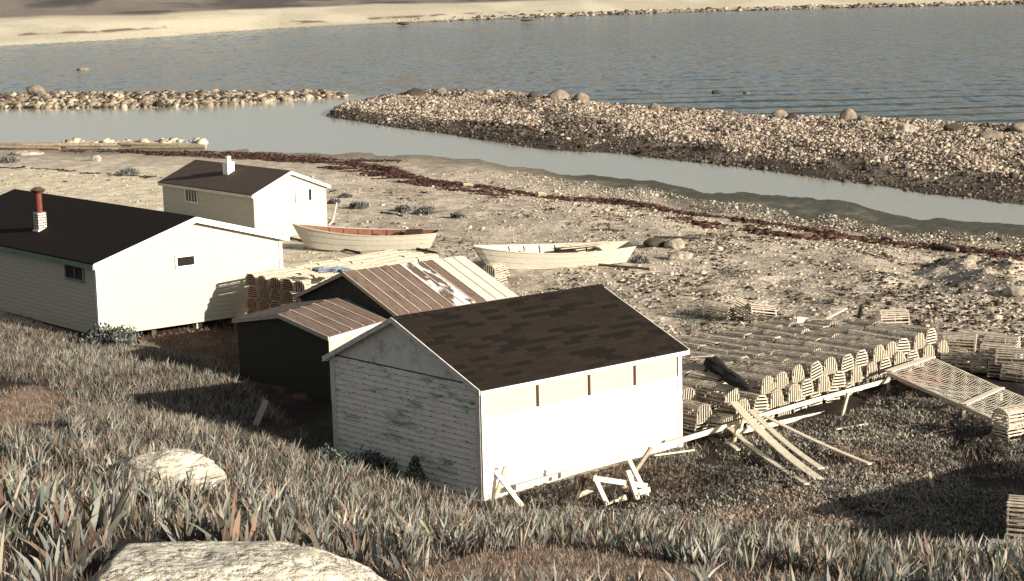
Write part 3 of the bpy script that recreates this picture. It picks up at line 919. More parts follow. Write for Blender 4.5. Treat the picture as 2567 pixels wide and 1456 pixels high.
# chimney: on the near slope
def roof_pt(sh, RU, zr, ze, u, v):
    return sh.P(u, v, zr + (ze - zr) * abs(RU - u) / RU)
best = min(((abs(proj(roof_pt(sh, RU, zr, eA, u, v))[0] - 102) + abs(proj(roof_pt(sh, RU, zr, eA, u, v))[1] - 578), u, v) for u in np.linspace(.1, .5, 41) for v in np.linspace(0, .9, 91)))
cb = roof_pt(sh, RU, zr, eA, best[1], best[2])
def boxc(mb, c, lx, ly, z0, z1, ax):
    ax = unit(ax); ay = np.array([-ax[1], ax[0], 0])
    b4 = [c + ax * sx * lx / 2 + ay * sy * ly / 2 for sx, sy in ((-1, -1), (1, -1), (1, 1), (-1, 1))]
    b4 = [np.array([p[0], p[1], z0]) for p in b4]
    mb.hexa(b4, [p + UPV * (z1 - z0) for p in b4])
mb = MB(); boxc(mb, cb, .34, .34, cb[2] - .35, cb[2] + .70, gw); ch_ = mb.build('chimney', MAT['brick'], root)
mb = MB(); boxc(mb, cb, .42, .42, cb[2] - .25, cb[2] + .05, gw); o = mb.build('flashing', MAT['trim_white'], ch_); o.matrix_parent_inverse = Matrix()
ztop = zat(cb[:2], 484)
mb = MB(); mb.tube([cb + UPV * .70, np.array([cb[0], cb[1], ztop])], .125, 12); o = mb.build('stovepipe', MAT['pipe'], ch_, True); o.matrix_parent_inverse = Matrix()
mb = MB(); mb.tube([np.array([cb[0], cb[1], ztop + .02]), np.array([cb[0], cb[1], ztop + .10])], .19, 12, .27); mb.tube([np.array([cb[0], cb[1], ztop + .12]), np.array([cb[0], cb[1], ztop + .22])], .29, 14, .12); o = mb.build('chimney_cap', MAT['cap'], ch_); o.matrix_parent_inverse = Matrix()
for u_, v_ in ((.545, .03), (.30, .03), (.04, .03), (.95, .03), (.04, .3), (.04, .6), (.5, .5), (.95, .5)):
    pp = sh.P(u_, v_, 0)
    mb = MB(); boxc(mb, pp, .26 if u_ == .545 else .18, .26 if u_ == .545 else .18, float(H(pp[0], pp[1])[0]) - .3, zf - .03, gw)
    mb.build('support_post', MAT['new_wood'] if u_ == .545 else MAT['dark_plank'], root)
HOUSE = sh

# ---- 3. small house by the beach
zf = 1.38
sh = Shed(xyz2(640, 603, zf), xyz2(821, 581, zf), xyz2(413, 566, zf), zf)
eA, eB = zat(sh.A, 486), zat(sh.B, 463)
eC = zat(sh.C, 455); eD = eB + eC - eA
RU = .5
zr = zat(sh.P(RU, 0, 0)[:2], 430); zr1 = zr + (eC - eA)
root = thing('beach_cabin', (*sh.A, zf), 'small pale house with grey brown roof and short white chimney near the water', 'house')
c = MB(); core(c, sh, zf - .2, eA, eB, eC, eD, zr, zr1, RU); c.build('inner_frame', MAT['dark_wood'], root)
def plain(sh, uv0, uv1, z0, za, zb, out, off=.006):
    mb = MB(); mb.face([sh.P(*uv0, z0) + out * off, sh.P(*uv1, z0) + out * off, sh.P(*uv1, zb) + out * off, sh.P(*uv0, za) + out * off]); return mb
mb = plain(sh, (1, 0), (0, 0), zf - .2, eB, eA, sh.ng); gable_tri(mb, sh, 0, eA, eB, zr, RU, sh.ng); mb.build('gable_wall', MAT['shake_white'], root)
plain(sh, (0, 0), (0, 1), zf - .2, eA, eC, sh.nl).build('wall', MAT['shake_white'], root)
mb = plain(sh, (0, 1), (1, 1), zf - .2, eC, eD, -sh.ng); gable_tri(mb, sh, 1, eC, eD, zr1, RU, -sh.ng); mb.build('gable_wall', MAT['shake_white'], root)
plain(sh, (1, 1), (1, 0), zf - .2, eD, eB, -sh.nl).build('wall', MAT['shake_white'], root)
mb = MB(); rf = roof(mb, sh, RU, zr, zr1, {0: (eA, eC), 1: (eB, eD)}, .16, .16, .05); mb.build('roof', MAT['shingle_grey'], root)
trims(root, rf, MAT['trim_grey'], MAT['trim_white'], .13)
zw = (zf + eA) / 2 + .4
ua, ub = frac(sh, 'l', 496, zw), frac(sh, 'l', 468, zw)
pc = sh.P(0, (ua + ub) / 2, 0)[:2]
wall_window(root, sh, 'l', ua, ub, zat(pc, 505), zat(pc, 474), MAT['glass'], MAT['trim_white'], .05, mull=3)
ua, ub = frac(sh, 'g', 743, zw), frac(sh, 'g', 780, zw)
pc = sh.P((ua + ub) / 2, 0, 0)[:2]
wall_window(root, sh, 'g', ua, ub, zat(pc, 503), zat(pc, 475), MAT['glass'], MAT['trim_white'], .05, split=(.82, MAT['white'], 'shutter'))
best = min(((abs(proj(roof_pt(sh, RU, zr, eA, u, v))[0] - 573) + abs(proj(roof_pt(sh, RU, zr, eA, u, v))[1] - 436), u, v) for u in np.linspace(.1, .5, 41) for v in np.linspace(0, .9, 91)))
cb = roof_pt(sh, RU, zr, eA, best[1], best[2])
mb = MB(); boxc(mb, cb, .42, .42, cb[2] - .3, cb[2] + .62, gw); ch_ = mb.build('chimney', MAT['white'], root)
mb = MB(); boxc(mb, cb, .2, .2, cb[2] + .62, zat(cb[:2], 391), gw); o = mb.build('flue', MAT['white'], ch_); o.matrix_parent_inverse = Matrix()

# ---- 4. grey shed with rusty sheet roof
zf = 1.40
sh = Shed(xyz2(1003, 966, zf), xyz2(760, 915, zf), xyz2(1287, 910, zf), zf)
eA, eB, eC = zat(sh.A, 785), zat(sh.B, 739), zat(sh.C, 741)
eD = eB + eC - eA
RU = .5
zr = zat(sh.P(RU, 0, 0)[:2], 683); zr1 = zr + (eC - eA)
root = thing('sheet_roofed_shed', (*sh.A, zf), 'dark grey shed with patched brown and white sheet roof between trap stack and white shed', 'shed')
c = MB(); core(c, sh, zf - .2, eA, eB, eC, eD, zr, zr1, RU, 0.02); c.build('inner_frame', MAT['dark_wood'], root)
mb = plain(sh, (1, 0), (0, 0), zf - .2, eB, eA, sh.ng); gable_tri(mb, sh, 0, eA, eB, zr, RU, sh.ng); mb.build('gable_wall', MAT['dark_wood'], root)
plain(sh, (0, 0), (0, 1), zf - .2, eA, eC, sh.nl).build('wall', MAT['dark_wood'], root)
mb = plain(sh, (0, 1), (1, 1), zf - .2, eC, eD, -sh.ng); gable_tri(mb, sh, 1, eC, eD, zr1, RU, -sh.ng); mb.build('gable_wall', MAT['dark_wood'], root)
plain(sh, (1, 1), (1, 0), zf - .2, eD, eB, -sh.nl).build('wall', MAT['dark_wood'], root)
def sheet_roof(root, sh, RU, zr, zr1, eaves, kinds, ov, ovr, mats):
    mb = MB(); rf = roof(mb, sh, RU, zr, zr1, eaves, ov, ovr, .03)
    mb.build('roof', MAT['rust'], root)
    for ue, pt, va, vb in rf:
        n = len(kinds)
        out = np.cross(pt(0, vb) - pt(0, va), pt(1, va) - pt(0, va)); out = unit(out)
        if out[2] < 0: out = -out
        sheets = MB()
        seams = MB()
        for k, kd in enumerate(kinds):
            a_, b_ = va + (vb - va) * k / n, va + (vb - va) * (k + 1) / n
            q = [pt(.0, a_), pt(.0, b_), pt(1.0, b_), pt(1.0, a_)]
            q = [p + UPV * .045 for p in q]
            q = [p + out * .004 for p in q]
            if np.cross(q[1] - q[0], q[2] - q[1])[2] < 0:
                q = [q[1], q[0], q[3], q[2]]
            L = np.linalg.norm(q[1] - q[0]); S = np.linalg.norm(q[3] - q[0])
            sheets.face(q, [(k * 2.3, S), (k * 2.3 + L, S), (k * 2.3 + L, 0), (k * 2.3, 0)], kd)
            if k:
                seams.beam(pt(0.01, a_) + UPV * .058, pt(.99, a_) + UPV * .058, .035, .025, out)
        sheets.build('roof_sheet', mats, root)
        seams.build('roof_seam', MAT['old_wood'], root)
    return rf
rf = sheet_roof(root, sh, RU, zr, zr1, {0: (eA, eC), 1: (eB, eD)}, [0, 0, 0, 0, 0, 2, 2, 0, 1, 1, 1], .15, .12, [MAT['rust'], MAT['zinc'], MAT['patchy']])
trims(root, rf, MAT['trim_white'], MAT['old_wood'], .09)
# shallow hood across the gable
hood = MB()
for s_, ue in ((0, .02), (1, .98)):
    a_ = sh.P(.5, 0, eA + (zr - eA) * .12 + .0)
    b_ = sh.P(ue, 0, eA - .38)
    hood.hexa(*[[p + UPV * dz_ for p in ((a_, b_, b_ + sh.ng * .30 - UPV * .05, a_ + sh.ng * .30 - UPV * .05) if s_ == 0 else (b_, a_, a_ + sh.ng * .30 - UPV * .05, b_ + sh.ng * .30 - UPV * .05))] for dz_ in (0, .07)])
hood.build('gable_hood', MAT['trim_green'], root)
STORE = sh

# ---- 5. low dark shed in front of it
zf = 1.40
sh = Shed(xyz2(830, 1012, zf), xyz2(603, 965, zf), xyz2(962, 972, zf), zf)
eA, eB, eC = zat(sh.A, 842), zat(sh.B, 800), zat(sh.C, 803)
eD = eB + eC - eA
RU = .5
zr = zat(sh.P(RU, 0, 0)[:2], 788); zr1 = zr + (eC - eA)
root = thing('low_shed', (*sh.A, zf), 'low dark tarpaper shed with shallow brown sheet roof, left of the peeling gable', 'shed')
c = MB(); core(c, sh, zf - .2, eA, eB, eC, eD, zr, zr1, RU, 0.02); c.build('inner_frame', MAT['dark_wood'], root)
mb = plain(sh, (1, 0), (0, 0), zf - .2, eB, eA, sh.ng); gable_tri(mb, sh, 0, eA, eB, zr, RU, sh.ng); mb.build('gable_wall', MAT['dark_roll'], root)
plain(sh, (0, 0), (0, 1), zf - .2, eA, eC, sh.nl).build('wall', MAT['cream_panel'], root)
mb = plain(sh, (0, 1), (1, 1), zf - .2, eC, eD, -sh.ng); gable_tri(mb, sh, 1, eC, eD, zr1, RU, -sh.ng); mb.build('gable_wall', MAT['dark_roll'], root)
plain(sh, (1, 1), (1, 0), zf - .2, eD, eB, -sh.nl).build('wall', MAT['dark_roll'], root)
rf = sheet_roof(root, sh, RU, zr, zr1, {0: (eA, eC), 1: (eB, eD)}, [0, 0, 0, 0, 0], .12, .10, [MAT['rust'], MAT['zinc'], MAT['patchy']])
trims(root, rf, MAT['trim_white'], MAT['old_wood'], .10)


# ---- 6. plain unseen shed added past the right edge to throw shadow over the weeds
zf = 1.5
sh = Shed((12.3, 35.0), (14.5, 31.7), (18.6, 39.2), zf)
RU, eA, zr = .5, 3.75, 4.7
root = thing('shadow_shed', (*sh.A, zf), 'plain grey board shed added unseen past the right edge to shade lower right weeds', 'shed')
c = MB(); core(c, sh, zf - .3, eA, eA, eA, eA, zr, zr, RU, 0.02); c.build('inner_frame', MAT['dark_wood'], root)
mb = plain(sh, (1, 0), (0, 0), zf - .3, eA, eA, sh.ng); gable_tri(mb, sh, 0, eA, eA, zr, RU, sh.ng); mb.build('gable_wall', MAT['shake_white'], root)
plain(sh, (0, 0), (0, 1), zf - .3, eA, eA, sh.nl).build('wall', MAT['shake_white'], root)
mb = plain(sh, (0, 1), (1, 1), zf - .3, eA, eA, -sh.ng); gable_tri(mb, sh, 1, eA, eA, zr, RU, -sh.ng); mb.build('gable_wall', MAT['shake_white'], root)
plain(sh, (1, 1), (1, 0), zf - .3, eA, eA, -sh.nl).build('wall', MAT['shake_white'], root)
mb = MB(); rf = roof(mb, sh, RU, zr, zr, {0: (eA, eA), 1: (eA, eA)}, .16, .16, .05); mb.build('roof', MAT['shingle_grey'], root)
trims(root, rf, MAT['trim_grey'], MAT['trim_grey'], .12)

# ------------------------------------------------------------------ small builders
def ordinal(n):
    words = ['first', 'second', 'third', 'fourth', 'fifth', 'sixth', 'seventh', 'eighth', 'ninth', 'tenth', 'eleventh', 'twelfth', 'thirteenth', 'fourteenth', 'fifteenth', 'sixteenth', 'seventeenth', 'eighteenth', 'nineteenth', 'twentieth']
    return words[n]

def rock_mesh(name, rx, ry, rz, seed, mat, sub=4, rough=.28, fq=1.3, tilt=0.0):
    bm = bmesh.new()
    bmesh.ops.create_icosphere(bm, subdivisions=sub, radius=1)
    off = Vector((seed * 3.7, seed * 1.9, -seed * 2.3))
    for v_ in bm.verts:
        n = v_.co.normalized()
        d = 1 + rough * (mnoise.fractal(n * fq + off, 1.0, 2.0, 4) ) + .06 * mnoise.noise(n * 5 + off)
        p = n * d
        # knock a few flat faces off it
        for k in range(5):
            q = Vector((math.sin(seed * 7 + k * 2.1), math.cos(seed * 5 + k * 1.7), .3 + .6 * math.sin(k + seed))).normalized()
            e = p.dot(q) - .80
            if e > 0: p = p - q * e * .8
        v_.co = Vector((p.x * rx, p.y * ry, p.z * rz + tilt * p.x * rx))
    for f_ in bm.faces: f_.smooth = True
    me = bpy.data.meshes.new(name)
    bm.to_mesh(me); bm.free()
    me.materials.append(mat)
    return me

def rock(name, at, r, seed, mat, label, cat='boulder', group=None, rot=0, sub=3, sink=.25, tilt=0.0, **k):
    me = rock_mesh(name, *r, seed, mat, sub, tilt=tilt, **k)
    o = link(name, me)
    o.location = (at[0], at[1], at[2] + r[2] * (1 - 2 * sink) * .6)
    o.rotation_euler = (0, 0, rot)
    return tag(o, label, cat, group)

_ico = None
def stones(name, P, S, cols, mat, flat=.6, kind='stuff', jit=.25):
    """many small angular stones as one mesh"""
    t = (1 + 5 ** .5) / 2
    v = np.array([(-1, t, 0), (1, t, 0), (-1, -t, 0), (1, -t, 0), (0, -1, t), (0, 1, t), (0, -1, -t), (0, 1, -t), (t, 0, -1), (t, 0, 1), (-t, 0, -1), (-t, 0, 1)]) / 1.9
    f = np.array([(0, 11, 5), (0, 5, 1), (0, 1, 7), (0, 7, 10), (0, 10, 11), (1, 5, 9), (5, 11, 4), (11, 10, 2), (10, 7, 6), (7, 1, 8), (3, 9, 4), (3, 4, 2), (3, 2, 6), (3, 6, 8), (3, 8, 9), (4, 9, 5), (2, 4, 11), (6, 2, 10), (8, 6, 7), (9, 8, 1)])
    n = len(P)
    V = np.repeat(v[None], n, 0) * (1 + (rng.random((n, 12, 1)) - .5) * 2 * jit)
    sc = np.stack([rng.uniform(.7, 1.35, n), rng.uniform(.7, 1.2, n), rng.uniform(.7, 1.2, n) * flat], 1)
    V = V * sc[:, None] * (S[:, None, None])
    a = rng.uniform(0, 6.28, n)
    ca, sa = np.cos(a)[:, None], np.sin(a)[:, None]
    tl = rng.normal(0, .25, n)[:, None]
    x_, y_, z_ = V[..., 0], V[..., 1], V[..., 2]
    x_, z_ = x_ * np.cos(tl) - z_ * np.sin(tl), x_ * np.sin(tl) + z_ * np.cos(tl)
    V = np.stack([x_ * ca - y_ * sa, x_ * sa + y_ * ca, z_], -1) + P[:, None]
    F = (f[None] + (np.arange(n) * 12)[:, None, None]).reshape(-1, 3)
    o = np_mesh(name, V.reshape(-1, 3), [F], mat, np.repeat(cols, 12, 0))
    return tag(o, kind=kind)

def blade_arrays(P, h, w, lean_dir, lean, curve, wdir, col, base_col=None):
    """tapering leaf strips: 7 vertices each"""
    n = len(P)
    ts = np.array([0, .38, .74])
    up = np.array([0, 0, 1.0])
    ld = np.stack([np.cos(lean_dir), np.sin(lean_dir), np.zeros(n)], 1)
    wd = np.stack([np.cos(wdir), np.sin(wdir), np.zeros(n)], 1)
    V = np.zeros((n, 7, 3))
    C_ = np.zeros((n, 7, 3))
    for k, t in enumerate(ts):
        c = P + up * (h * t * (1 - .35 * (lean + curve * t) ** 2).clip(.15, 1))[:, None] + ld * (h * (lean * t + curve * t * t))[:, None]
        ww = (w * (1.0, 1.05, .72)[k])[:, None]
        V[:, 2 * k] = c - wd * ww / 2
        V[:, 2 * k + 1] = c + wd * ww / 2
    V[:, 6] = P + up * (h * (1 - .35 * (lean + curve) ** 2).clip(.15, 1))[:, None] + ld * (h * (lean + curve))[:, None]
    for k in range(7):
        C_[:, k] = col if (k > 1 or base_col is None) else base_col
        if k > 3 and base_col is not None: C_[:, k] = col * .84 + np.array([.36, .30, .21]) * .16
    i = (np.arange(n) * 7)[:, None]
    Q = np.concatenate([i + np.array([[0, 1, 3, 2]]), i + np.array([[2, 3, 5, 4]])])
    T = i + np.array([[4, 5, 6]])
    return V.reshape(-1, 3), Q, T, C_.reshape(-1, 3)

def blades(name, *a, kind='stuff', **k):
    V, Q, T, C_ = blade_arrays(*a, **k)
    o = np_mesh(name, V, [Q, T], MAT['leaf'], C_)
    return tag(o, kind=kind) if kind else o

def pick(pal, n, jit=.18):
    pal = np.array(pal)
    c = pal[rng.integers(0, len(pal), n)]
    return np.clip(c * (1 + (rng.random((n, 1)) - .5) * 2 * jit) * (1 + (rng.random((n, 3)) - .5) * .12), .004, 1)

def scatter(n, x0, x1, y0, y1):
    return rng.uniform(x0, x1, n), rng.uniform(y0, y1, n)

def on_ground(x, y):
    return np.stack([x, y, H(x, y)], 1)

# ------------------------------------------------------------------ lobster traps
TW, TL, TH = .62, .98, .47
def arch(t, w=TW, h=TH):
    """D-shaped section, t 0..1 from left foot over the top to right foot"""
    a = math.pi * (1 - t)
    cx = math.copysign(abs(math.cos(a)) ** .75, math.cos(a))
    return np.array([cx * w / 2, abs(math.sin(a)) ** .72 * h])

def shell_mesh(seed, mat, mat_dark):
    r_ = np.random.default_rng(seed)
    mb = MB()
    n = 15
    for k in range(n):
        t = (k + .5) / n
        p = arch(t); q = arch(min(t + .03, 1)); q0 = arch(max(t - .03, 0))
        d = unit(np.array([q[0] - q0[0], 0, q[1] - q0[1]]))
        nrm = np.array([-d[2], 0, d[0]])
        if nrm[2] < -.2: nrm = -nrm
        j = r_.normal(0, .006)
        y0, y1 = -TL / 2 + r_.uniform(-.015, .015), TL / 2 + r_.uniform(-.015, .015)
        mb.beam((p[0], y0, p[1] + .02 + j), (p[0], y1, p[1] + .02 + j), .043, .010, nrm)
    for k in range(5):
        xx = -TW / 2 + .03 + k * (TW - .06) / 4
        mb.beam((xx, -TL / 2, .012), (xx, TL / 2, .012), .04, .012)
    return mb

def bows(mb):
    for yy_ in (-TL / 2 + .02, 0, TL / 2 - .02):
        pts = [np.array([arch(t, TW - .03, TH - .02)[0], yy_, arch(t, TW - .03, TH - .02)[1] + .012]) for t in np.linspace(0, 1, 9)]
        for p, q in zip(pts, pts[1:]):
            mb.beam(p, q, .03, .02, (0, 1, 0), 1)
    return mb

def backing_mesh(y):
    """dark sheet just inside the trap end, standing in for its inner shade"""
    mb = MB()
    pts = [(arch(t, TW - .05, TH - .04)[0], y, arch(t, TW - .05, TH - .04)[1] + .015) for t in np.linspace(0, 1, 11)]
    mb.face(pts); mb.face([(p[0], p[1] + .004, p[2]) for p in pts[::-1]])  # solid dark sheet painting the shade seen between the end slats
    return mb

def end_mesh(vertical, y):
    mb = MB()
    if vertical:
        n = 7
        for k in range(n):
            xx = -TW / 2 + .035 + k * (TW - .07) / (n - 1)
            ht = TH * max(.25, (1 - abs(xx * 2 / TW) ** 2.6)) ** .5
            mb.beam((xx, y, .0), (xx, y, ht + .012), .036, .012, (0, 1, 0))
    else:
        n = 6
        for k in range(n):
            zz = .03 + k * (TH - .04) / (n - 1)
            hw = TW / 2 * (max(0.05, 1 - ((zz - .03) / (TH * 1.02)) ** 2.4)) ** .55
            mb.beam((-hw, y, zz), (hw, y, zz), .036, .012, (0, 1, 0))
    return mb

trap_protos = {}
def trap_proto(style, vertical):
    key = (style, vertical)
    if key in trap_protos: return trap_protos[key]
    ml, me_ = {'grey': ('lath', 'lath_pale'), 'pale': ('lath_pale', 'lath_red_shaded'), 'worn': ('lath', 'lath')}[style]
    def me(mb, nm, mt):
        o = mb.build(nm, [MAT[q] for q in mt]); d = o.data; bpy.data.objects.remove(o); return d
    trap_protos[key] = dict(lath_cover=me(bows(shell_mesh(len(key[0]) + vertical, None, None)), 'lath_cover', (ml, 'lath')), end_panel=me(end_mesh(vertical, -TL / 2 - .008), 'end_panel', (me_,)), end_panel2=me(end_mesh(not vertical, TL / 2 + .008), 'end_panel', (me_,)), shade_backing=me(backing_mesh(-TL / 2 + .05), 'shade_backing', ('black_net',)))
    return trap_protos[key]

NT = [0]
def trap(pos, yaw, label, style='grey', vertical=None, group='lobster traps in the big pile', tilt=(0, 0), parts=True):
    vertical = bool(rng.integers(0, 2)) if vertical is None else vertical
    pr = trap_proto(style, vertical)
    r = thing('lobster_trap', pos, label, 'lobster trap', group, world=False)
    r.rotation_euler = (tilt[0], tilt[1], yaw)
    if style == 'pale': r.scale = (1, 1, .87)
    for nm in ('lath_cover', 'end_panel', 'end_panel2', 'shade_backing'):
        o = bpy.data.objects.new(nm.rstrip('2'), pr[nm])
        COL.objects.link(o)
        o.parent = r
    NT[0] += 1
    return r

# big pile right of the work shed: trap axis points away from the camera to the left
a0, a1 = G(1839, 1080), G(2343, 925)
ad = unit((a1 - a0) * np.array([1, 1, 0])); an = np.array([-ad[1], ad[0], 0])
LAL = np.linalg.norm((a1 - a0)[:2])
NC = 14
sp_ = LAL / (NC - 1)
yaw0 = math.atan2(an[1], an[0]) - math.pi / 2
lv = ['bottom', 'middle', 'top']
def pile_trap(c, r, l, label):
    off = ad * (c * sp_ + (.36 if l % 2 else 0) + rng.normal(0, .035) ) + an * (TL / 2 + r * 1.02 + rng.normal(0, .05) + (.10 if l == 2 and r == 0 else 0))
    p = a0 + off
    zb_ = 1.31 + .405 * l + rng.normal(0, .012) - (.06 if r > 4 else 0)
    st = 'grey' if r == 0 else ('worn' if rng.random() < .7 else 'grey')
    trap((p[0], p[1], zb_), yaw0 + rng.normal(0, .045), label, st, tilt=(rng.normal(0, .03), rng.normal(0, .06)))
for l in range(3):
    for c in range(NC):
        if l == 2 and c in (1,): continue
        pile_trap(c, 0, l, f'trap in {lv[l]} layer of the big pile front, {ordinal(c)} from the white shed')
for r in range(1, 7):
    c_a = {1: -1, 2: -1, 3: 0, 4: 0, 5: 1, 6: 2}[r]
    for c in range(c_a, NC - (0 if r < 3 else r - 2)):
        pile_trap(c, r, 2 if r < 5 else 1, f'trap on the pile top, {ordinal(r)} row behind the front, {ordinal(c - c_a)} from the shed')
for r in range(1, 4):
    for l in range(2):
        pile_trap(-1 if r < 3 else 0, r, l, f'lobster trap at the pile end beside the shed, {lv[l]} layer, {ordinal(r)} row back')
trap((*(a0 - ad * .55 + an * .3)[:2], 1.40), yaw0 + .1, 'lobster trap on the ground at the near left corner of the big pile', 'worn')
trap((*(a0 - ad * .95 + an * .75)[:2], 1.40), yaw0 - .1, 'lobster trap beside the shed corner, lower of two lying together', 'worn')
trap((*(a0 - ad * .95 + an * .72)[:2], 1.79), yaw0 - .05, 'lobster trap beside the shed corner, upper of two lying together', 'worn')
# stray ones at the back of the pile
for px_, py_, yw, tl, lb in ((1862, 800, .6, (.5, .3), 'dark lobster trap tipped on its side at the back of the pile'), (1800, 800, .2, (.1, 0), 'lobster trap at the far left corner behind the pile'), (1905, 806, 1.2, (.2, .5), 'lobster trap leaning against its tipped neighbour behind the pile')):
    p = G(px_, py_); trap((p[0], p[1], p[2] + .12), yaw0 + yw, lb, 'worn', group='stray lobster traps', tilt=tl)
# lath bundle end with pale slats
for k, (px_, py_, l) in enumerate(((2236, 842, 0), (2236, 842, 1), (2215, 832, 0))):
    p = G(px_, py_); trap((p[0], p[1], p[2] + .38 * l), yaw0 + .9, ['pale slatted trap at the back right of the pile, lower one', 'pale slatted trap at the back right of the pile, upper one', 'pale slatted trap half hidden behind the two at the back right'][k], 'grey', False, group='stray lobster traps')

# stack against the long house
s0 = W(612, 683, 3.52); s1_ = W(786, 707, 3.52)
sf_d = unit((s1_ - s0) * np.array([1, 1, 0])); sd_d = np.array([-sf_d[1], sf_d[0], 0])
yaw1 = math.atan2(sd_d[1], sd_d[0]) - math.pi / 2
ln5 = ['bottom', 'second', 'third', 'fourth', 'top']
def stack_trap(c, r, l, lb):
    p = s0 + sf_d * (.31 + c * .665 + rng.normal(0, .025)) + sd_d * (TL / 2 + r * 1.01 + rng.normal(0, .03))
    trap((p[0], p[1], 1.40 + l * .42 + rng.normal(0, .008)), yaw1 + rng.normal(0, .035), lb, 'pale', group='lobster traps stacked by the long house', tilt=(rng.normal(0, .02), rng.normal(0, .03)))
for c in range(5):
    for l in range(5):
        stack_trap(c, 0, l, f'trap in {ln5[l]} layer of the long house stack, {ordinal(c)} column from the house')
for r in range(1, 7):
    for c in range(5 if r < 5 else 4):
        stack_trap(c, r, 4, f'lobster trap on top of the house stack, {ordinal(r)} row back, {ordinal(c)} from the house')
for c, r in ((0, 1), (0, 2), (0, 3)):
    for l in (2, 3):
        stack_trap(c, r, l, f'trap in {ln5[l]} layer of the stack side facing the house, {ordinal(r)} row back')
for k, (px_, py_, dz_) in enumerate(((1240, 716, 0), (1240, 716, .41), (1246, 700, 0))):
    p = G(px_, py_); trap((p[0], p[1], p[2] + dz_), yaw1 + .25, ['pale lath trap behind the sheet roof below the second boat, lower', 'pale lath trap behind the sheet roof below the second boat, upper', 'pale lath trap behind the sheet roof, farther one beside the boat hull'][k], 'grey', True, group='traps behind the sheet roof')
# heap at the far right
k = 0
for px_, py_, yw, dz_ in ((2385, 905, .3, 0), (2420, 900, .2, 0), (2455, 898, .4, 0), (2490, 905, .3, 0), (2525, 912, .2, 0), (2400, 925, .5, .0), (2440, 930, .2, 0), (2480, 935, .4, 0), (2520, 945, .3, 0), (2555, 955, .2, 0), (2405, 905, .3, .40), (2440, 903, .35, .40), (2475, 903, .3, .40), (2510, 912, .3, .40), (2500, 935, .2, .40), (2540, 950, .3, .40)):
    p = G(px_, py_)
    trap((p[0], p[1], p[2] + dz_), yaw0 + yw + rng.normal(0, .08), f'weathered trap in the right edge heap, {"upper" if dz_ else "lower"} layer, {ordinal(k if not dz_ else k - 10)} from left', 'worn' if rng.random() < .6 else 'grey', group='trap heap at the right edge', tilt=(rng.normal(0, .06), rng.normal(0, .08)))
    k += 1
for k, (px_, py_, dz_) in enumerate(((2540, 1106, 0), (2540, 1106, .4))):
    p = G(px_, py_); trap((p[0], p[1], p[2] + dz_), yaw0 + 1.3, ['lower of two traps at the low end of the net rack', 'upper of two traps at the low end of the net rack'][k], 'grey', True, group='traps at the net rack')
# stack in the lower right corner, running out of the picture
b0 = G(2480, 1392)
bd = unit(np.array([.80, -.35, 0])); bn = np.array([-bd[1], bd[0], 0])
yaw2 = math.atan2(bd[1], bd[0]) - math.pi / 2
k = 0
for r in range(6):
    for c in range(2):
        for l in range((2 if r == 0 else 4) if c == 0 else 4):
            p = b0 + bn * (r * .56) + bd * (TL / 2 + c * .97) + (bd * .25 * r)
            zt = float(H(p[0], p[1])[0])
            if c == 0 and r < 4:
                trap((p[0], p[1], 1.95 - .05 * r + l * .40), yaw2 + rng.normal(0, .03), f'trap in the lower right stack, {["left", "right"][c]} column, {ordinal(r)} row back, {ln5[l]} layer', 'worn', group='traps in the lower right corner')
print('TRAPS', NT[0])

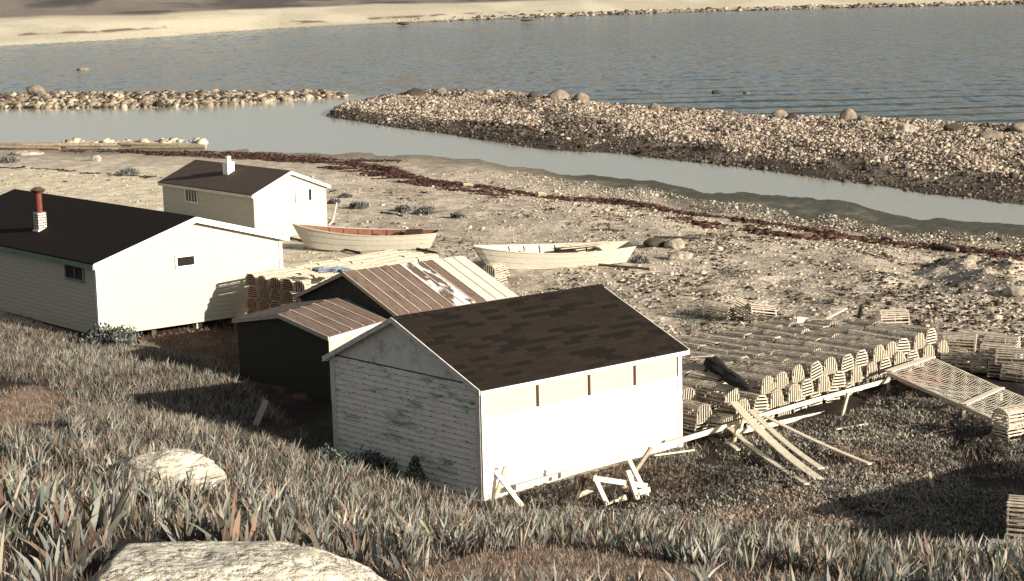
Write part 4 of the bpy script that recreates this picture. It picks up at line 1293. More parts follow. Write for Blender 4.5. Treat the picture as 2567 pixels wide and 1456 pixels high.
# ------------------------------------------------------------------ boats
def boat(name, mid_px, dirv, L, B, Dp, label, inner, heel, bow_rise=.42, stern_rise=.10):
    p = G(*mid_px)
    r = thing(name, (p[0], p[1], p[2] + .04), label, 'boat', 'open boats on the beach', world=False)
    r.rotation_euler = (heel, 0, math.atan2(dirv[1], dirv[0]))
    n = 22
    T = np.linspace(0, 1, n)
    def hb(t): return B / 2 * np.clip(1 - (1 - np.clip(t / .56, 0, 1)) ** 2.0, 0, 1) ** .82 * (1 - .42 * np.clip((t - .56) / .44, 0, 1) ** 2)
    def zs(t): return Dp + bow_rise * (1 - t) ** 2.6 + stern_rise * t ** 3
    def zb(t): return .16 * np.clip(1 - t / .35, 0, 1) ** 2 + .05 * t ** 4
    def sec(t, s):          # s 0 bottom .. 1 sheer
        xs = L * t
        xb = L * t + .62 * (1 - t) ** 4 - .36 * t ** 6
        xx = xb + (xs - xb) * s
        wd = hb(t) * (.60 + .40 * s ** .9)
        return xx - L / 2, wd, zb(t) + (zs(t) - zb(t)) * s
    S = [0, .2, .42, .42, .70, .70, 1.0]
    mb = MB()
    for sg in (-1, 1):
        for k in range(n - 1):
            for a_ in range(3):
                lo, hi = (0, .36, .69)[a_], (.36, .69, 1.0)[a_]
                q = []
                for t, s_, lap in ((T[k], lo, .014), (T[k + 1], lo, .014), (T[k + 1], hi, 0), (T[k], hi, 0)):
                    xx, wd, zz = sec(t, s_)
                    q.append((xx, sg * (wd + lap + .012), zz))
                mb.face(q if sg < 0 else q[::-1])
                if a_:
                    xx, wd, zz = sec(T[k], lo); x2, w2, z2 = sec(T[k + 1], lo)
                    mb.face([(xx, sg * (wd + .012), zz), (x2, sg * (w2 + .012), z2), (x2, sg * (w2 + .026), z2), (xx, sg * (wd + .026), zz)])
    for k in range(n - 1):
        q = [(*((sec(T[k], 0)[0], -sec(T[k], 0)[1] - .026)), sec(T[k], 0)[2]), (sec(T[k], 0)[0], sec(T[k], 0)[1] + .026, sec(T[k], 0)[2]), (sec(T[k + 1], 0)[0], sec(T[k + 1], 0)[1] + .026, sec(T[k + 1], 0)[2]), (sec(T[k + 1], 0)[0], -sec(T[k + 1], 0)[1] - .026, sec(T[k + 1], 0)[2])]
        mb.face(q)
    st = [sec(1, s_) for s_ in (0, .36, .69, 1)]
    mb.face([(q[0], -q[1] - .012, q[2]) for q in st] + [(q[0], q[1] + .012, q[2]) for q in st[::-1]])
    mb.build('hull', MAT['boat_white'], r)
    mb = MB()
    for sg in (-1, 1):
        for k in range(1, n - 1):
            q = []
            for t, s_ in ((T[k], .08), (T[k + 1], .08), (T[k + 1], 1), (T[k], 1)):
                xx, wd, zz = sec(t, s_); q.append((xx - (.03 if t == 1 else 0), sg * max(wd - .02, .004), zz - .004))
            mb.face(q[::-1] if sg < 0 else q)
    for k in range(1, n - 1):
        a_, b_ = sec(T[k], .08), sec(T[k + 1], .08)
        mb.face([(a_[0], a_[1], a_[2]), (a_[0], -a_[1], a_[2]), (b_[0], -b_[1], b_[2]), (b_[0], b_[1], b_[2])])
    q = [sec(1, s_) for s_ in (.08, 1)]
    mb.face([(q[0][0] - .03, q[0][1], q[0][2]), (q[0][0] - .03, -q[0][1], q[0][2]), (q[1][0] - .03, -q[1][1], q[1][2]), (q[1][0] - .03, q[1][1], q[1][2])])
    mb.build('lining', inner, r)
    for sg in (-1, 1):
        mb = MB()
        pts = [np.array([sec(t, 1)[0], sg * (sec(t, 1)[1] + .0), sec(t, 1)[2] + .012]) for t in T]
        for p_, q_ in zip(pts, pts[1:]): mb.beam(p_, q_, .075, .03)
        mb.build('gunwale', MAT['boat_cream'] if inner == MAT['boat_cream'] else MAT['boat_white'], r)
    for t in (.24, .34, .44, .54, .64, .74):
        for sg in (-1, 1):
            mb = MB()
            a_, b_ = sec(t, .1), sec(t, .97)
            mb.beam((a_[0], sg * (a_[1] - .03), a_[2]), (b_[0], sg * (b_[1] - .035), b_[2]), .04, .03, (0, 1, 0)); mb.build('rib', MAT['boat_dark'] if inner == MAT['boat_cream'] else MAT['boat_red'], r)
    for t, wd in ((.32, .2), (.56, .24), (.80, .24)):
        mb = MB(); q = sec(t, .72)
        mb.beam((q[0], -q[1] + .02, q[2]), (q[0], q[1] - .02, q[2]), wd, .035); mb.build('thwart', inner if t < .5 else MAT['dark_plank'], r)
    mb = MB(); mb.tube([(sec(0, 0)[0] - .01, 0, sec(0, 0)[2]), (sec(0, .5)[0] - .015, 0, sec(0, .5)[2]), (sec(0, 1)[0] - .02, 0, sec(0, 1)[2] + .10)], .03, 6); mb.build('stem', MAT['boat_white'] if inner != MAT['boat_cream'] else MAT['boat_dark'], r)
    return r, sec, p
b1, sec1, p1_ = boat('rowing_boat', (917, 627), (3.65, -.25), 6.75, 1.65, .66, 'white open boat with red inside, lying on sand beside the small house', MAT['boat_red'], .06, .56)
mb = MB(); q = sec1(.84, .6)
mb.hexa([(q[0] - .42, -.5, .30), (q[0] + .42, -.5, .30), (q[0] + .42, .5, .30), (q[0] - .42, .5, .30)], [(q[0] - .38, -.45, .80), (q[0] + .38, -.45, .80), (q[0] + .38, .45, .80), (q[0] - .38, .45, .80)])
mb.build('engine_box', MAT['boat_dark'], b1)
mb = MB(); mb.beam((1.0, -.55, .63), (1.9, .1, .69), .16, .04); mb.build('loose_board', MAT['dark_plank'], b1)
b2, sec2, p2_ = boat('rowing_boat', (1386, 668), (3.75, .85), 7.0, 1.75, .64, 'white open boat with cream inside and dark stem, nearer the trap stacks', MAT['boat_cream'], .10, .40)
for k, (ya, yb, lb) in enumerate(((-.30, .05, 'grey plank laid lengthwise in the cream boat, nearest side'), (.05, .28, 'grey plank laid lengthwise in the cream boat, middle one'), (.36, .48, 'grey plank laid lengthwise in the cream boat, far side'))):
    mb = MB(); R_ = b2.matrix_basis if False else Matrix.Translation(b2.location) @ b2.rotation_euler.to_matrix().to_4x4()
    A_, B_ = R_ @ Vector((.25 + .2 * k, ya, .78)), R_ @ Vector((2.55, yb, .80))
    mb.beam(A_, B_, .13, .03); tag(mb.build('loose_plank', MAT['old_wood']), lb, 'plank', 'planks in the cream boat')
mb = MB(); q = sec2(.60, .3); mb.hexa([(q[0] - .5, -.45, .25), (q[0] + .3, -.45, .25), (q[0] + .3, .4, .25), (q[0] - .5, .4, .25)], [(q[0] - .5, -.45, .62), (q[0] + .3, -.45, .62), (q[0] + .3, .4, .62), (q[0] - .5, .4, .62)]); mb.build('engine_box', MAT['boat_dark'], b2)
def pole(name, pts, r, mat, label, cat, group=None, n=6, r2=None):
    mb = MB(); mb.tube(pts, r, n, r2)
    return tag(mb.build(name, mat), label, cat, group)
for k, (pa, pb, lb) in enumerate((((720, 598), (905, 637), 'dark pole drawn in for the shadow under the bow of the red-lined boat'), ((1045, 627), (1096, 637), 'dark skid pole under the stern of the red-lined boat'), ((1500, 668), (1628, 678), 'thin skid pole lying at the stern of the cream-lined boat'))):  # the bow pole is a dark strip painting the boat's shadow
    A_, B_ = G(*pa), G(*pb)
    pole('skid_and_shadow', [A_ + UPV * .05, B_ + UPV * .05], .055, MAT['dark_plank'], lb, 'pole', 'skid poles')

# ------------------------------------------------------------------ sawhorses, rails, leaning planks
def sawhorse(name, pl, pr, hgt, spread, label):
    A_, B_ = pl, pr
    r = thing(name, A_, label, 'sawhorse', 'sawhorses by the white shed')
    ax = unit((B_ - A_) * np.array([1, 1, 0])); sdv = np.array([-ax[1], ax[0], 0])
    for e_, s_ in ((A_, 1), (B_, -1)):
        for g_, over in ((1, .22), (-1, .30)):
            foot = e_ + sdv * spread * g_ - UPV * .05
            top = e_ - sdv * spread * g_ * .28 + UPV * (hgt + over)
            mb = MB(); mb.beam(foot + ax * .05 * g_, top + ax * .05 * g_, .10, .05, ax); mb.build('leg', MAT['new_wood'], r)
        mb = MB(); mb.beam(e_ + sdv * spread * .62 + UPV * hgt * .42, e_ - sdv * spread * .62 + UPV * hgt * .42, .09, .03, UPV); mb.build('crossbar', MAT['new_wood'], r)
    if np.linalg.norm(A_ - B_) > .3:
        mb = MB(); mb.beam(A_ + UPV * hgt * .62 + sdv * .16, B_ + UPV * hgt * .55 + sdv * .16, .12, .03, sdv); mb.build('stretcher', MAT['new_wood'], r)
        mb = MB(); mb.beam(A_ + UPV * .22 - sdv * spread * .8, B_ + UPV * .18 - sdv * spread * .8, .10, .03, sdv); mb.build('stretcher', MAT['new_wood'], r)
    return r
def Wd(px_, py_, dist):
    ry = ray(px_, py_); return CAMP + ry * (dist / ry[1])
z3 = lambda p: (1065 + p[0] * .29286, 1096.3 + p[1] * .29286)
gs = G(*z3((1560, 590)))
r = thing('sawhorse', gs, 'weathered sawhorse with braced crossed legs at the middle of the white shed wall', 'sawhorse', 'sawhorses by the white shed')
for p_, q_, d0, d1, nm, mt, wd in (((1372, 325), (1280, 560), .45, .35, 'leg', 'dark_plank', .10), ((1445, 330), (1570, 600), .30, .0, 'leg', 'new_wood', .12), ((1745, 195), (1915, 530), .75, .45, 'leg', 'new_wood', .11), ((1735, 285), (1838, 580), .50, .15, 'leg', 'new_wood', .13), ((1938, 85), (1700, 430), .80, 1.15, 'leg', 'old_wood', .11),
                           ((1440, 348), (1900, 415), .24, .52, 'stretcher', 'new_wood', .12), ((1548, 592), (1720, 508), .06, .22, 'crossbar', 'new_wood', .12), ((1235, 530), (1440, 440), .5, .8, 'crossbar', 'old_wood', .10), ((1800, 478), (1925, 445), .28, .42, 'crossbar', 'new_wood', .13), ((1160, 545), (1560, 585), .2, .1, 'ground_board', 'dark_plank', .06)):
    mb = MB(); mb.beam(Wd(*z3(p_), gs[1] + d0), Wd(*z3(q_), gs[1] + d1), wd, .05, (.6, -.75, .1)); mb.build(nm, MAT[mt], r)
g1 = G(1278, 1258)
r = thing('sawhorse', g1, 'single pair of crossed sawhorse legs at the near corner of the white shed', 'sawhorse', 'sawhorses by the white shed')
for (pa, za), (pb, zb_), mt in ((((1241, 1250), 0), ((1268, 1168), .85), 'old_wood'), (((1312, 1270), -.05), ((1240, 1180), .78), 'new_wood')):
    q0 = G(*pa)
    d_ = proj(q0)
    A_ = q0 + UPV * za
    # same distance from the camera, higher up
    ry = ray(*pb); B_ = CAMP + ry * (q0[1] / ry[1]) * 1.0
    mb = MB(); mb.beam(A_, B_, .11, .05, (.6, -.75, .1)); mb.build('leg', MAT[mt], r)
def Wd(px_, py_, dist):
    ry = ray(px_, py_); return CAMP + ry * (dist / ry[1])
gq = G(1290, 1262); gr = G(1850, 1092)
rail = [Wd(1292, 1229, gq[1] + .25), Wd(1560, 1154, (gq[1] + gr[1]) / 2 + .1), Wd(1850, 1066, gr[1] + .15)]
mb = MB(); mb.plank(rail, .05, .13, np.array([.6, -.7, 0])); tag(mb.build('long_rail', MAT['new_wood']), 'long squared pole on sawhorses in front of the white shed wall', 'pole')
gl, gr2 = G(1862, 1098), G(2228, 985)
mb = MB(); mb.plank([Wd(1853, 1063, gl[1]), Wd(2046, 1007, (gl[1] + gr2[1]) / 2), Wd(2230, 957, gr2[1])], .04, .12, np.array([.6, -.7, 0])); tag(mb.build('upper_rail', MAT['new_wood']), 'upper pale rail running along the front of the big trap pile', 'rail', 'rails along the trap pile')
mb = MB(); mb.plank([Wd(1850, 1088, gl[1] - .15), Wd(1990, 1057, (gl[1] + gr2[1]) / 2 - .9), Wd(2132, 1027, gr2[1] - 1.2)], .04, .12, np.array([.6, -.7, 0])); tag(mb.build('lower_rail', MAT['new_wood']), 'lower pale rail near the ground along the big trap pile', 'rail', 'rails along the trap pile')
for k, (px_, py_, tx, ty, lb) in enumerate(((1848, 1100, 1862, 1050, 'short leaning post holding the rails at the shed end'), (2108, 1042, 2125, 985, 'short leaning post holding the rails midway along the pile'), (1836, 1112, 1850, 1062, 'split stake at the rail joint beside the leaning planks'))):
    q = G(px_, py_); mb = MB(); mb.beam(q - UPV * .1, Wd(tx, ty, q[1] + .02), .09, .06, (.6, -.7, 0)); tag(mb.build('rail_post', MAT['old_wood']), lb, 'post', 'rail posts')
def lean(tops, foot, dtop, wpx, label, sag=.16, mat='new_wood'):
    B_ = G(*foot); A_ = Wd(*tops, dtop)
    wd = 1.3 * wpx / FPX * dtop
    pts = []
    for t in np.linspace(0, 1, 9):
        p = A_ + (B_ - A_) * t - UPV * (sag * 4 * t * (1 - t)) * .6 + UPV * .06
        pts.append(p + UPV * .12 * t)
    side = np.cross(B_ - A_, UPV)
    mb = MB(); mb.plank(pts, wd, .03, side)
    return tag(mb.build('leaning_plank', MAT[mat]), label, 'plank', 'planks leaning on the rail')
lean((1819, 1071), (2022, 1236), gr[1] + .05, 9, 'narrow bent plank, leftmost of those leaning on the rail', .14)
lean((1838, 1014), (2052, 1222), gr[1] + .35, 17, 'widest plank leaning from the rail to the weeds', .22)
lean((1880, 1034), (2058, 1196), gr[1] + .55, 12, 'plank partly under the widest one, leaning on the rail', .14)
lean((1893, 1036), (2180, 1184), gr[1] + .75, 9, 'slender plank reaching farthest right from the rail', .10)
# net rack
n0, n1_, n2_ = Wd(2226, 936, G(2226, 985)[1]), Wd(2415, 1020, G(2415, 1055)[1]), Wd(2580, 1095, G(2580, 1110)[1])
t0, t1, t2 = Wd(2335, 899, G(2335, 945)[1]), Wd(2509, 977, G(2509, 1005)[1]), Wd(2690, 1050, G(2690, 1060)[1])
r = thing('net_rack', G(2226, 985), 'low wooden drying rack strung with pale netting, sloping down at right', 'net rack')
for A_, B_, C_2 in ((n0, n1_, n2_), (t0, t1, t2)):
    mb = MB(); mb.beam(A_, B_, .07, .10); mb.beam(B_, C_2, .07, .10); mb.build('side_rail', MAT['old_wood'], r)
for A_, B_, wd in ((n0, t0, .26), (n1_, t1, .20), (n2_, t2, .18)):
    mb = MB(); mb.beam(A_ + UPV * .07, B_ + UPV * .07, wd, .03); mb.build('crossboard', MAT['new_wood'], r)
for q in (n0, t0, n1_, t1, n2_, t2):
    gz = float(H(q[0], q[1])[0]); mb = MB(); mb.beam((q[0], q[1], gz - .1), q - UPV * .03, .08, .08, (1, 0, 0)); mb.build('leg', MAT['old_wood'], r)
net = MB()
for (qa, qb, qc, qd) in ((n0, t0, t1, n1_), (n1_, t1, t2, n2_)):
    na_, nb_ = 34, 16
    def bil(a_, b_):
        p = (qa * (1 - a_) + qb * a_) * (1 - b_) + (qd * (1 - a_) + qc * a_) * b_
        return p - UPV * (.16 * math.sin(math.pi * a_) * math.sin(math.pi * b_) - .05) + UPV * .012 * math.sin(a_ * 40 + b_ * 23)
    for k in range(1, na_):
        pts = [bil(j / 10, k / na_ + .012 * math.sin(j * 1.7 + k)) for j in range(11)]
        net.tube(pts, .008, 3, cap=False)
    for k in range(1, nb_):
        pts = [bil(k / nb_ + .012 * math.sin(j * 1.3 + k * 2), j / 14) for j in range(15)]
        net.tube(pts, .006, 3, cap=False)
net.build('netting', MAT['twine'], r)
# folded red cloth hanging below the rack's high end
q = (n0 + t0) / 2
mb = MB()
for k in range(8):
    for j in range(4):
        f_ = lambda a_, b_: n0 + (t0 - n0) * (.06 + .88 * a_ / 8) + (n1_ - n0) * (.02 + .10 * b_) - UPV * (.10 + .012 * b_ + .05 * math.sin(a_ * 2.1 + b_))
        mb.face([f_(k, j), f_(k + 1, j), f_(k + 1, j + 1), f_(k, j + 1)])
tag(mb.build('red_cloth', MAT['red_net']), 'red brown cloth hanging under the high end of the net rack', 'cloth')

# black bundle on the pile, blue tarp on the stack
A_, B_ = Wd(1772, 898, a0[1] + 3.4), Wd(1878, 978, a0[1] + 1.4)
def lump(name, pts, rads, seed, mat, label, cat, flat=1.0, amp=.35):
    mb = MB(); n = 12; rings = []
    for k, (p, rr) in enumerate(zip(pts, rads)):
        d = unit(pts[min(k + 1, len(pts) - 1)] - pts[max(k - 1, 0)]); s_ = unit(np.cross(d, UPV)); u_ = np.cross(s_, d)
        ring = []
        for j in range(n):
            a_ = 2 * math.pi * j / n
            q = rr * (1 + amp * mnoise.noise(Vector((math.cos(a_) * 1.3 + seed, math.sin(a_) * 1.3, k * .55))))
            ring.append(p + s_ * math.cos(a_) * q + u_ * math.sin(a_) * q * flat)
        rings.append(ring)
    for R1, R2 in zip(rings, rings[1:]):
        for j in range(n): mb.face([R1[j], R1[(j + 1) % n], R2[(j + 1) % n], R2[j]])
    mb.face(rings[0][::-1]); mb.face(rings[-1])
    return tag(mb.build(name, mat, None, False), label, cat)
za = 2.68
A_, B_ = W(1775, 905, za), W(1878, 980, za)
pts = [A_ + (B_ - A_) * t + UPV * (.02 * math.sin(t * 9)) for t in np.linspace(-.06, 1, 9)]
lump('net_bundle', pts, [.04, .24, .27, .22, .19, .20, .17, .13, .05], 3, MAT['black_net'], 'black bundled net or tarp lying across the big trap pile', 'net bundle', .75)
p = W(830, 676, 3.86)
lump('tarp', [p + sf_d * .7 * t + sd_d * .25 * math.sin(t * 3) for t in np.linspace(-1, 1.2, 8)], [.05, .18, .28, .2, .3, .22, .2, .05], 8, MAT['blue_tarp'], 'crumpled faded blue tarp on top of the stack by the long house', 'tarp', .35, .8)
# pale tub and board behind the pile
p = G(2030, 826)
mb = MB()
for k in range(8):
    a_, b_ = math.pi * k / 8, math.pi * (k + 1) / 8
    f = lambda a, s_: np.array([p[0] + s_ * .48, p[1] + math.cos(a) * .22 + s_ * .15, p[2] + .05 + math.sin(a) * .34 * (1 - .25 * s_)])
    mb.face([f(a_, -1), f(b_, -1), f(b_, 1), f(a_, 1)])
mb.face([f(math.pi * k / 8, -1) for k in range(9)][::-1]); mb.face([f(math.pi * k / 8, 1) for k in range(9)])
tag(mb.build('upturned_tub', MAT['new_wood']), 'cream upturned tub lying behind the big trap pile', 'tub')
q0, q1 = G(2068, 818), G(2120, 806)
mb = MB(); mb.beam(q0 + UPV * .25, q1 + UPV * .45, .12, .03); tag(mb.build('pale_board', MAT['new_wood']), 'pale board beside the upturned tub behind the pile', 'board')
q0 = G(2150, 838)
pole('buoy_stick', [q0, q0 + np.array([.02, 0, .5]), q0 + np.array([.1, .0, .95])], .10, MAT['black_net'], 'dark ragged flag stick standing behind the trap pile', 'marker', r2=.06)
# loose laths on the pile
for k in range(4):
    c, rr = rng.uniform(1, 14), rng.uniform(1, 5)
    p = a0 + ad * c * sp_ + an * rr * .97
    an_ = rng.uniform(-.5, .6)
    d_ = np.array([math.cos(an_), math.sin(an_), 0])
    q0 = np.array([p[0], p[1], 1.31 + .405 * 2 + .52 - (.38 if rr > 4.6 else 0)])
    mb = MB(); mb.beam(q0, q0 + d_ * rng.uniform(.5, 1.0) + UPV * .03, .07, .02)
    tag(mb.build('loose_lath', MAT['lath_pale']), 'loose pale lath lying across the top of the big trap pile', 'lath', 'loose laths on the pile')
# stakes and posts
q = G(636, 1068); mb = MB(); mb.beam(q - UPV * .1, Wd(667, 1003, q[1] + .1), .16, .05, (0, -1, .2)); tag(mb.build('leaning_board', MAT['old_wood']), 'weathered board leaning up from the dark shadow left of the white shed', 'board')
q = G(2341, 1238); mb = MB(); mb.beam(q - UPV * .1, Wd(2330, 1182, q[1]), .06, .05, (0, -1, 0)); tag(mb.build('stake', MAT['old_wood']), 'thin grey stake standing in the dark shadow at lower right', 'stake')
for k, (pa, pb, lb) in enumerate((((2095, 1093), (2172, 1080), 'thin pale stick lying in the weeds below the net rack'), ((1828, 1128), (1850, 1146), 'short pale chip board lying in the weeds by the rail'), ((1640, 1160), (1740, 1145), 'thin rod in the weeds in front of the shed'), ((2010, 1340), (2080, 1336), 'short stick at the edge of the weeds'))):
    A_, B_ = G(*pa) + UPV * .18, G(*pb) + UPV * .18
    mb = MB(); mb.beam(A_, B_, .10 if k == 1 else .035, .03); tag(mb.build('stick', MAT['new_wood']), lb, 'stick')

# ------------------------------------------------------------------ rocks
g1 = G(425, 1222)
rock('granite_boulder', g1 + np.array([-.08, .30, -.06]), (1.0, .72, .45), 2.0, MAT['rock_pale'], 'pale rounded boulder half buried among the iris leaves at left', sub=5, sink=.12, rough=.2)
gb = W(655, 1610, 5.34)
rock('granite_ledge', gb, (2.45, 2.0, .84), 5.0, MAT['rock_pale'], 'big pale rough rock along the bottom edge in the foreground', sub=6, sink=.2, rough=.18, tilt=-.23)
BL = [(92, 232, 1.6, 1.0, 'rock_mid', 'large brown boulder standing at the left end of the stone bar'), (208, 175, 1.5, .5, 'rock_mid', 'low brown rock awash in the bay beyond the bar'), (1040, 240, 1.7, .8, 'rock_dark', 'black weed covered boulder at the left end of the spit top'), (1105, 236, 1.1, .7, 'rock_mid', 'brown boulder beside the black one on the spit top'), (1225, 240, .8, .7, 'rock_pale', 'pale blocky stone on the spit crest'), (1335, 245, .9, .6, 'rock_dark', 'small dark boulder left of the big pair on the spit'), (1400, 247, 1.7, 1.0, 'rock_mid', 'largest brown boulder of the pair on the spit crest'), (1455, 256, 1.4, .95, 'rock_mid', 'rounded tan boulder, right one of the pair on the spit crest'),
      (1795, 264, .9, .35, 'rock_dark', 'dark rock awash beyond the spit at right'), (1870, 268, .6, .3, 'rock_mid', 'smaller rock awash next to the dark one'), (1955, 296, 1.0, .8, 'rock_mid', 'tan boulder on the spit where the waves come in'), (1985, 300, .8, .6, 'rock_dark', 'dark boulder touching the tan one on the spit'), (2125, 300, 1.1, .9, 'rock_mid', 'tall pale boulder with a shaded left side on the spit'), (2165, 305, .9, .5, 'rock_mid', 'low pale boulder leaning on the tall one'), (1640, 275, .9, .6, 'rock_mid', 'brown boulder at the spit edge between pair and pale one'), (1700, 282, .7, .5, 'rock_dark', 'small dark boulder on the spit edge'),
      (845, 240, 1.7, .45, 'rock_dark', 'low dark rock at the tip of the stone bar'), (730, 240, 1.3, .6, 'rock_pale', 'pale flat boulder near the bar tip'), (580, 246, 1.2, .6, 'rock_pale', 'pale boulder in the bar, near one of two'), (520, 246, 1.3, .6, 'rock_pale', 'pale boulder in the bar, far one of two'), (1095, 40, 4.5, 1.6, 'rock_dark', 'dark rock outcrop on the far shore beach'), (1010, 60, 3.0, .7, 'rock_dark', 'dark rock at the far waterline'), (1320, 52, 3.2, .5, 'rock_dark', 'dark rock just off the far shore'), (705, 52, 2.2, 1.2, 'rock_pale', 'white boulder on the far beach at the end of the weed line'),
      (1640, 618, .55, .3, 'rock_dark', 'dark stone left of the white stone on the beach'), (1690, 622, .5, .32, 'rock_pale', 'white stone standing out on the beach right of the boats'), (1705, 650, .6, .25, 'rock_pale', 'low pale stone below the white one on the beach'), (70, 388, 1.5, .3, 'rock_pale', 'long pale slab lying by the old log crib'), (240, 405, .5, .35, 'rock_pale', 'small pale stone on the sand behind the long house'), (2545, 740, .5, .22, 'rock_pale', 'pale flat boulder among the hummocks at right'), (2480, 350, 1.6, .7, 'rock_mid', 'brown boulder far right on the spit'), (2270, 330, 1.2, .7, 'rock_pale', 'pale boulder on the right half of the spit'), (2390, 330, 1.1, .6, 'rock_dark', 'dark boulder on the right part of the spit'), (2560, 330, 1.5, .8, 'rock_mid', 'boulder at the right picture edge on the spit')]
for k, (a_, b_, rr, hh_, mt, lb) in enumerate(BL):
    q = G(a_, b_) if b_ > 235 else W(a_, b_, .05 if b_ > 100 else .6)
    q[2] = max(q[2], -.05)
    rr, hh_ = (rr * .75, hh_ * .75) if b_ < 380 else (rr, hh_)
    rock('boulder', q, (rr, rr * .7, hh_), 10 + k * 1.37, MAT['rock_tan' if mt == 'rock_pale' else mt], lb, group='shore boulders', rot=rng.uniform(-.4, .4), sub=3, sink=.22)

# spit gravel
def fan(n, u0, u1, y0, y1):
    u_ = rng.uniform(u0, u1, n)
    y_ = np.sqrt(rng.uniform(y0 ** 2, y1 ** 2, n))
    return u_ * y_, y_
xx, yy_ = fan(560000, -.12, .34, 105, 250)
z_, sd_, s1v, s2v, sfv, chv = layers(xx, yy_)
dens = np.where(chv < 9, .2, np.where(fbm(xx * .12, yy_ * .06, 3) > .42, 1, .45))
k = (s1v > -.6) & (rng.random(len(xx)) < dens) & (z_ > -.05)
xx, yy_, z_, chv = xx[k], yy_[k], z_[k], chv[k]
S = np.clip(rng.lognormal(-2.75, .55, len(xx)), .045, .28)
cols = pick([(.34, .285, .225), (.28, .235, .185), (.41, .355, .285), (.19, .15, .118), (.08, .06, .048), (.24, .195, .155)], len(xx), .2)
dk = (chv + (fbm(xx * .2, yy_ * .1, 3) - .5) * 30 < 9)
cols[dk] *= .35
patch = fbm(xx * .16 + 9, yy_ * .05, 3) > .60
cols[patch & (rng.random(len(xx)) < .75)] *= .32
stones('spit_gravel', np.stack([xx, yy_, z_ + S * .12], 1), S, cols, MAT['stone'], .8, jit=.38)
# bar of bigger stones
xx, yy_ = fan(60000, -.36, -.05, 180, 240)
z_, sd_, s1v, s2v, sfv, chv = layers(xx, yy_)
k = (s2v > -1.0)
xx, yy_, z_ = xx[k], yy_[k], z_[k]
S = np.clip(rng.lognormal(-1.6, .5, len(xx)), .1, .65)
cols = pick([(.29, .25, .185), (.22, .19, .14), (.35, .31, .235), (.12, .10, .075), (.06, .045, .035), (.17, .14, .105)], len(xx), .2)
stones('bar_stones', np.stack([xx, yy_, z_ + S * .2], 1), S, cols, MAT['stone'], .8, jit=.38)
# beach shingle, denser on the right
xx, yy_ = fan(110000, -.30, .34, 46, 130)
z_, sd_, s1v, s2v, sfv, chv = layers(xx, yy_)
px_, py_ = projv(xx, yy_, z_)
dn = sstep(-.05, .10, xx / yy_) * .85 + .12
dn = dn * np.where(fbm(xx * .3, yy_ * .12, 3) > .45, 1, .3)
veg_ = inpoly(px_, py_, VEG)
k = (sd_ > 6) & (rng.random(len(xx)) < dn) & ~veg_
xx, yy_, z_ = xx[k], yy_[k], z_[k]
S = np.clip(rng.lognormal(-3.25, .5, len(xx)), .022, .2)
cols = pick([(.38, .335, .265), (.33, .285, .22), (.42, .37, .295), (.40, .36, .29), (.17, .14, .105), (.09, .07, .055)], len(xx), .2)
stones('beach_shingle', np.stack([xx, yy_, z_ + S * .15], 1), S, cols, MAT['stone'], .6)
# dark drift litter scattered over the shingle
xx, yy_ = fan(60000, -.12, .34, 52, 112)
z_, sd_, s1v, s2v, sfv, chv = layers(xx, yy_)
px_, py_ = projv(xx, yy_, z_)
k = (sd_ > 8) & ~inpoly(px_, py_, VEG) & (fbm(xx * .55, yy_ * .22, 4) > .585 - .05 * sstep(.1, .25, xx / yy_)) & (rng.random(len(xx)) < .25 + .75 * sstep(-.02, .16, xx / yy_))
xx, yy_, z_ = xx[k], yy_[k], z_[k]
S = np.clip(rng.lognormal(-3.2, .55, len(xx)), .02, .16)
stones('drift_litter', np.stack([xx, yy_, z_ + S * .1], 1), S, pick([(.05, .038, .03), (.075, .055, .042), (.10, .07, .05), (.035, .03, .026)], len(xx)), MAT['weed'], .5, jit=.5)
# dark stones along the far waterline
xx, yy_ = fan(26000, -.10, .36, 540, 830)
sfv = layers(xx, yy_)[4]
k = (sfv > -3) & (sfv < 16) & (rng.random(len(xx)) < sstep(-.08, .06, xx / yy_))
xx, yy_ = xx[k], yy_[k]
S = np.clip(rng.lognormal(-.7, .5, len(xx)), .25, 1.5)
stones('far_shore_stones', np.stack([xx, yy_, np.maximum(H(xx, yy_), 0) + S * .1], 1), S, pick([(.10, .075, .055), (.07, .055, .042), (.16, .13, .1), (.32, .28, .22)], len(xx)), MAT['stone'], .6)

# seaweed wrack lines
def wrack(name, line, n, width, s0, s1_, far=False):
    pts = np.array([G(a_, b_) if not far else W(a_, b_, 2.2) for a_, b_ in line])
    seg_ = np.r_[0, np.cumsum(np.hypot(*np.diff(pts[:, :2], axis=0).T))]
    t = rng.uniform(0, seg_[-1], n)
    xx = np.interp(t, seg_, pts[:, 0]); yy_ = np.interp(t, seg_, pts[:, 1])
    ww = width * (.35 + 1.1 * fbm(t * .25, t * 0, 3))
    yy_ = yy_ + rng.normal(0, 1, n) * ww + (fbm(t * .15, t * 0 + 3, 3) - .5) * width * 5
    xx = xx + rng.normal(0, .3, n)
    keep = fbm(xx * .45, yy_ * .9, 4) > (.34 if n > 50000 else .43)
    xx, yy_ = xx[keep], yy_[keep]
    S = np.clip(rng.lognormal(math.log(s0), .5, len(xx)), s0 * .4, s1_)
    cols = pick([(.050, .024, .018), (.036, .020, .016), (.062, .029, .022), (.026, .018, .015), (.10, .062, .045)], len(xx), .25)
    stones(name, np.stack([xx, yy_, H(xx, yy_) + S * .10], 1), S, cols, MAT['weed'], .38, jit=.5)
wrack('seaweed', [(380, 388), (560, 394), (700, 402), (880, 412), (990, 428), (1050, 452), (1200, 470), (1300, 484), (1500, 505), (1700, 532), (1900, 558), (2100, 588), (2300, 618), (2600, 655)], 75000, .70, .055, .22)
wrack('seaweed', [(820, 420), (900, 432), (960, 445), (1040, 462), (1160, 480), (1260, 492)], 18000, 1.0, .055, .2)
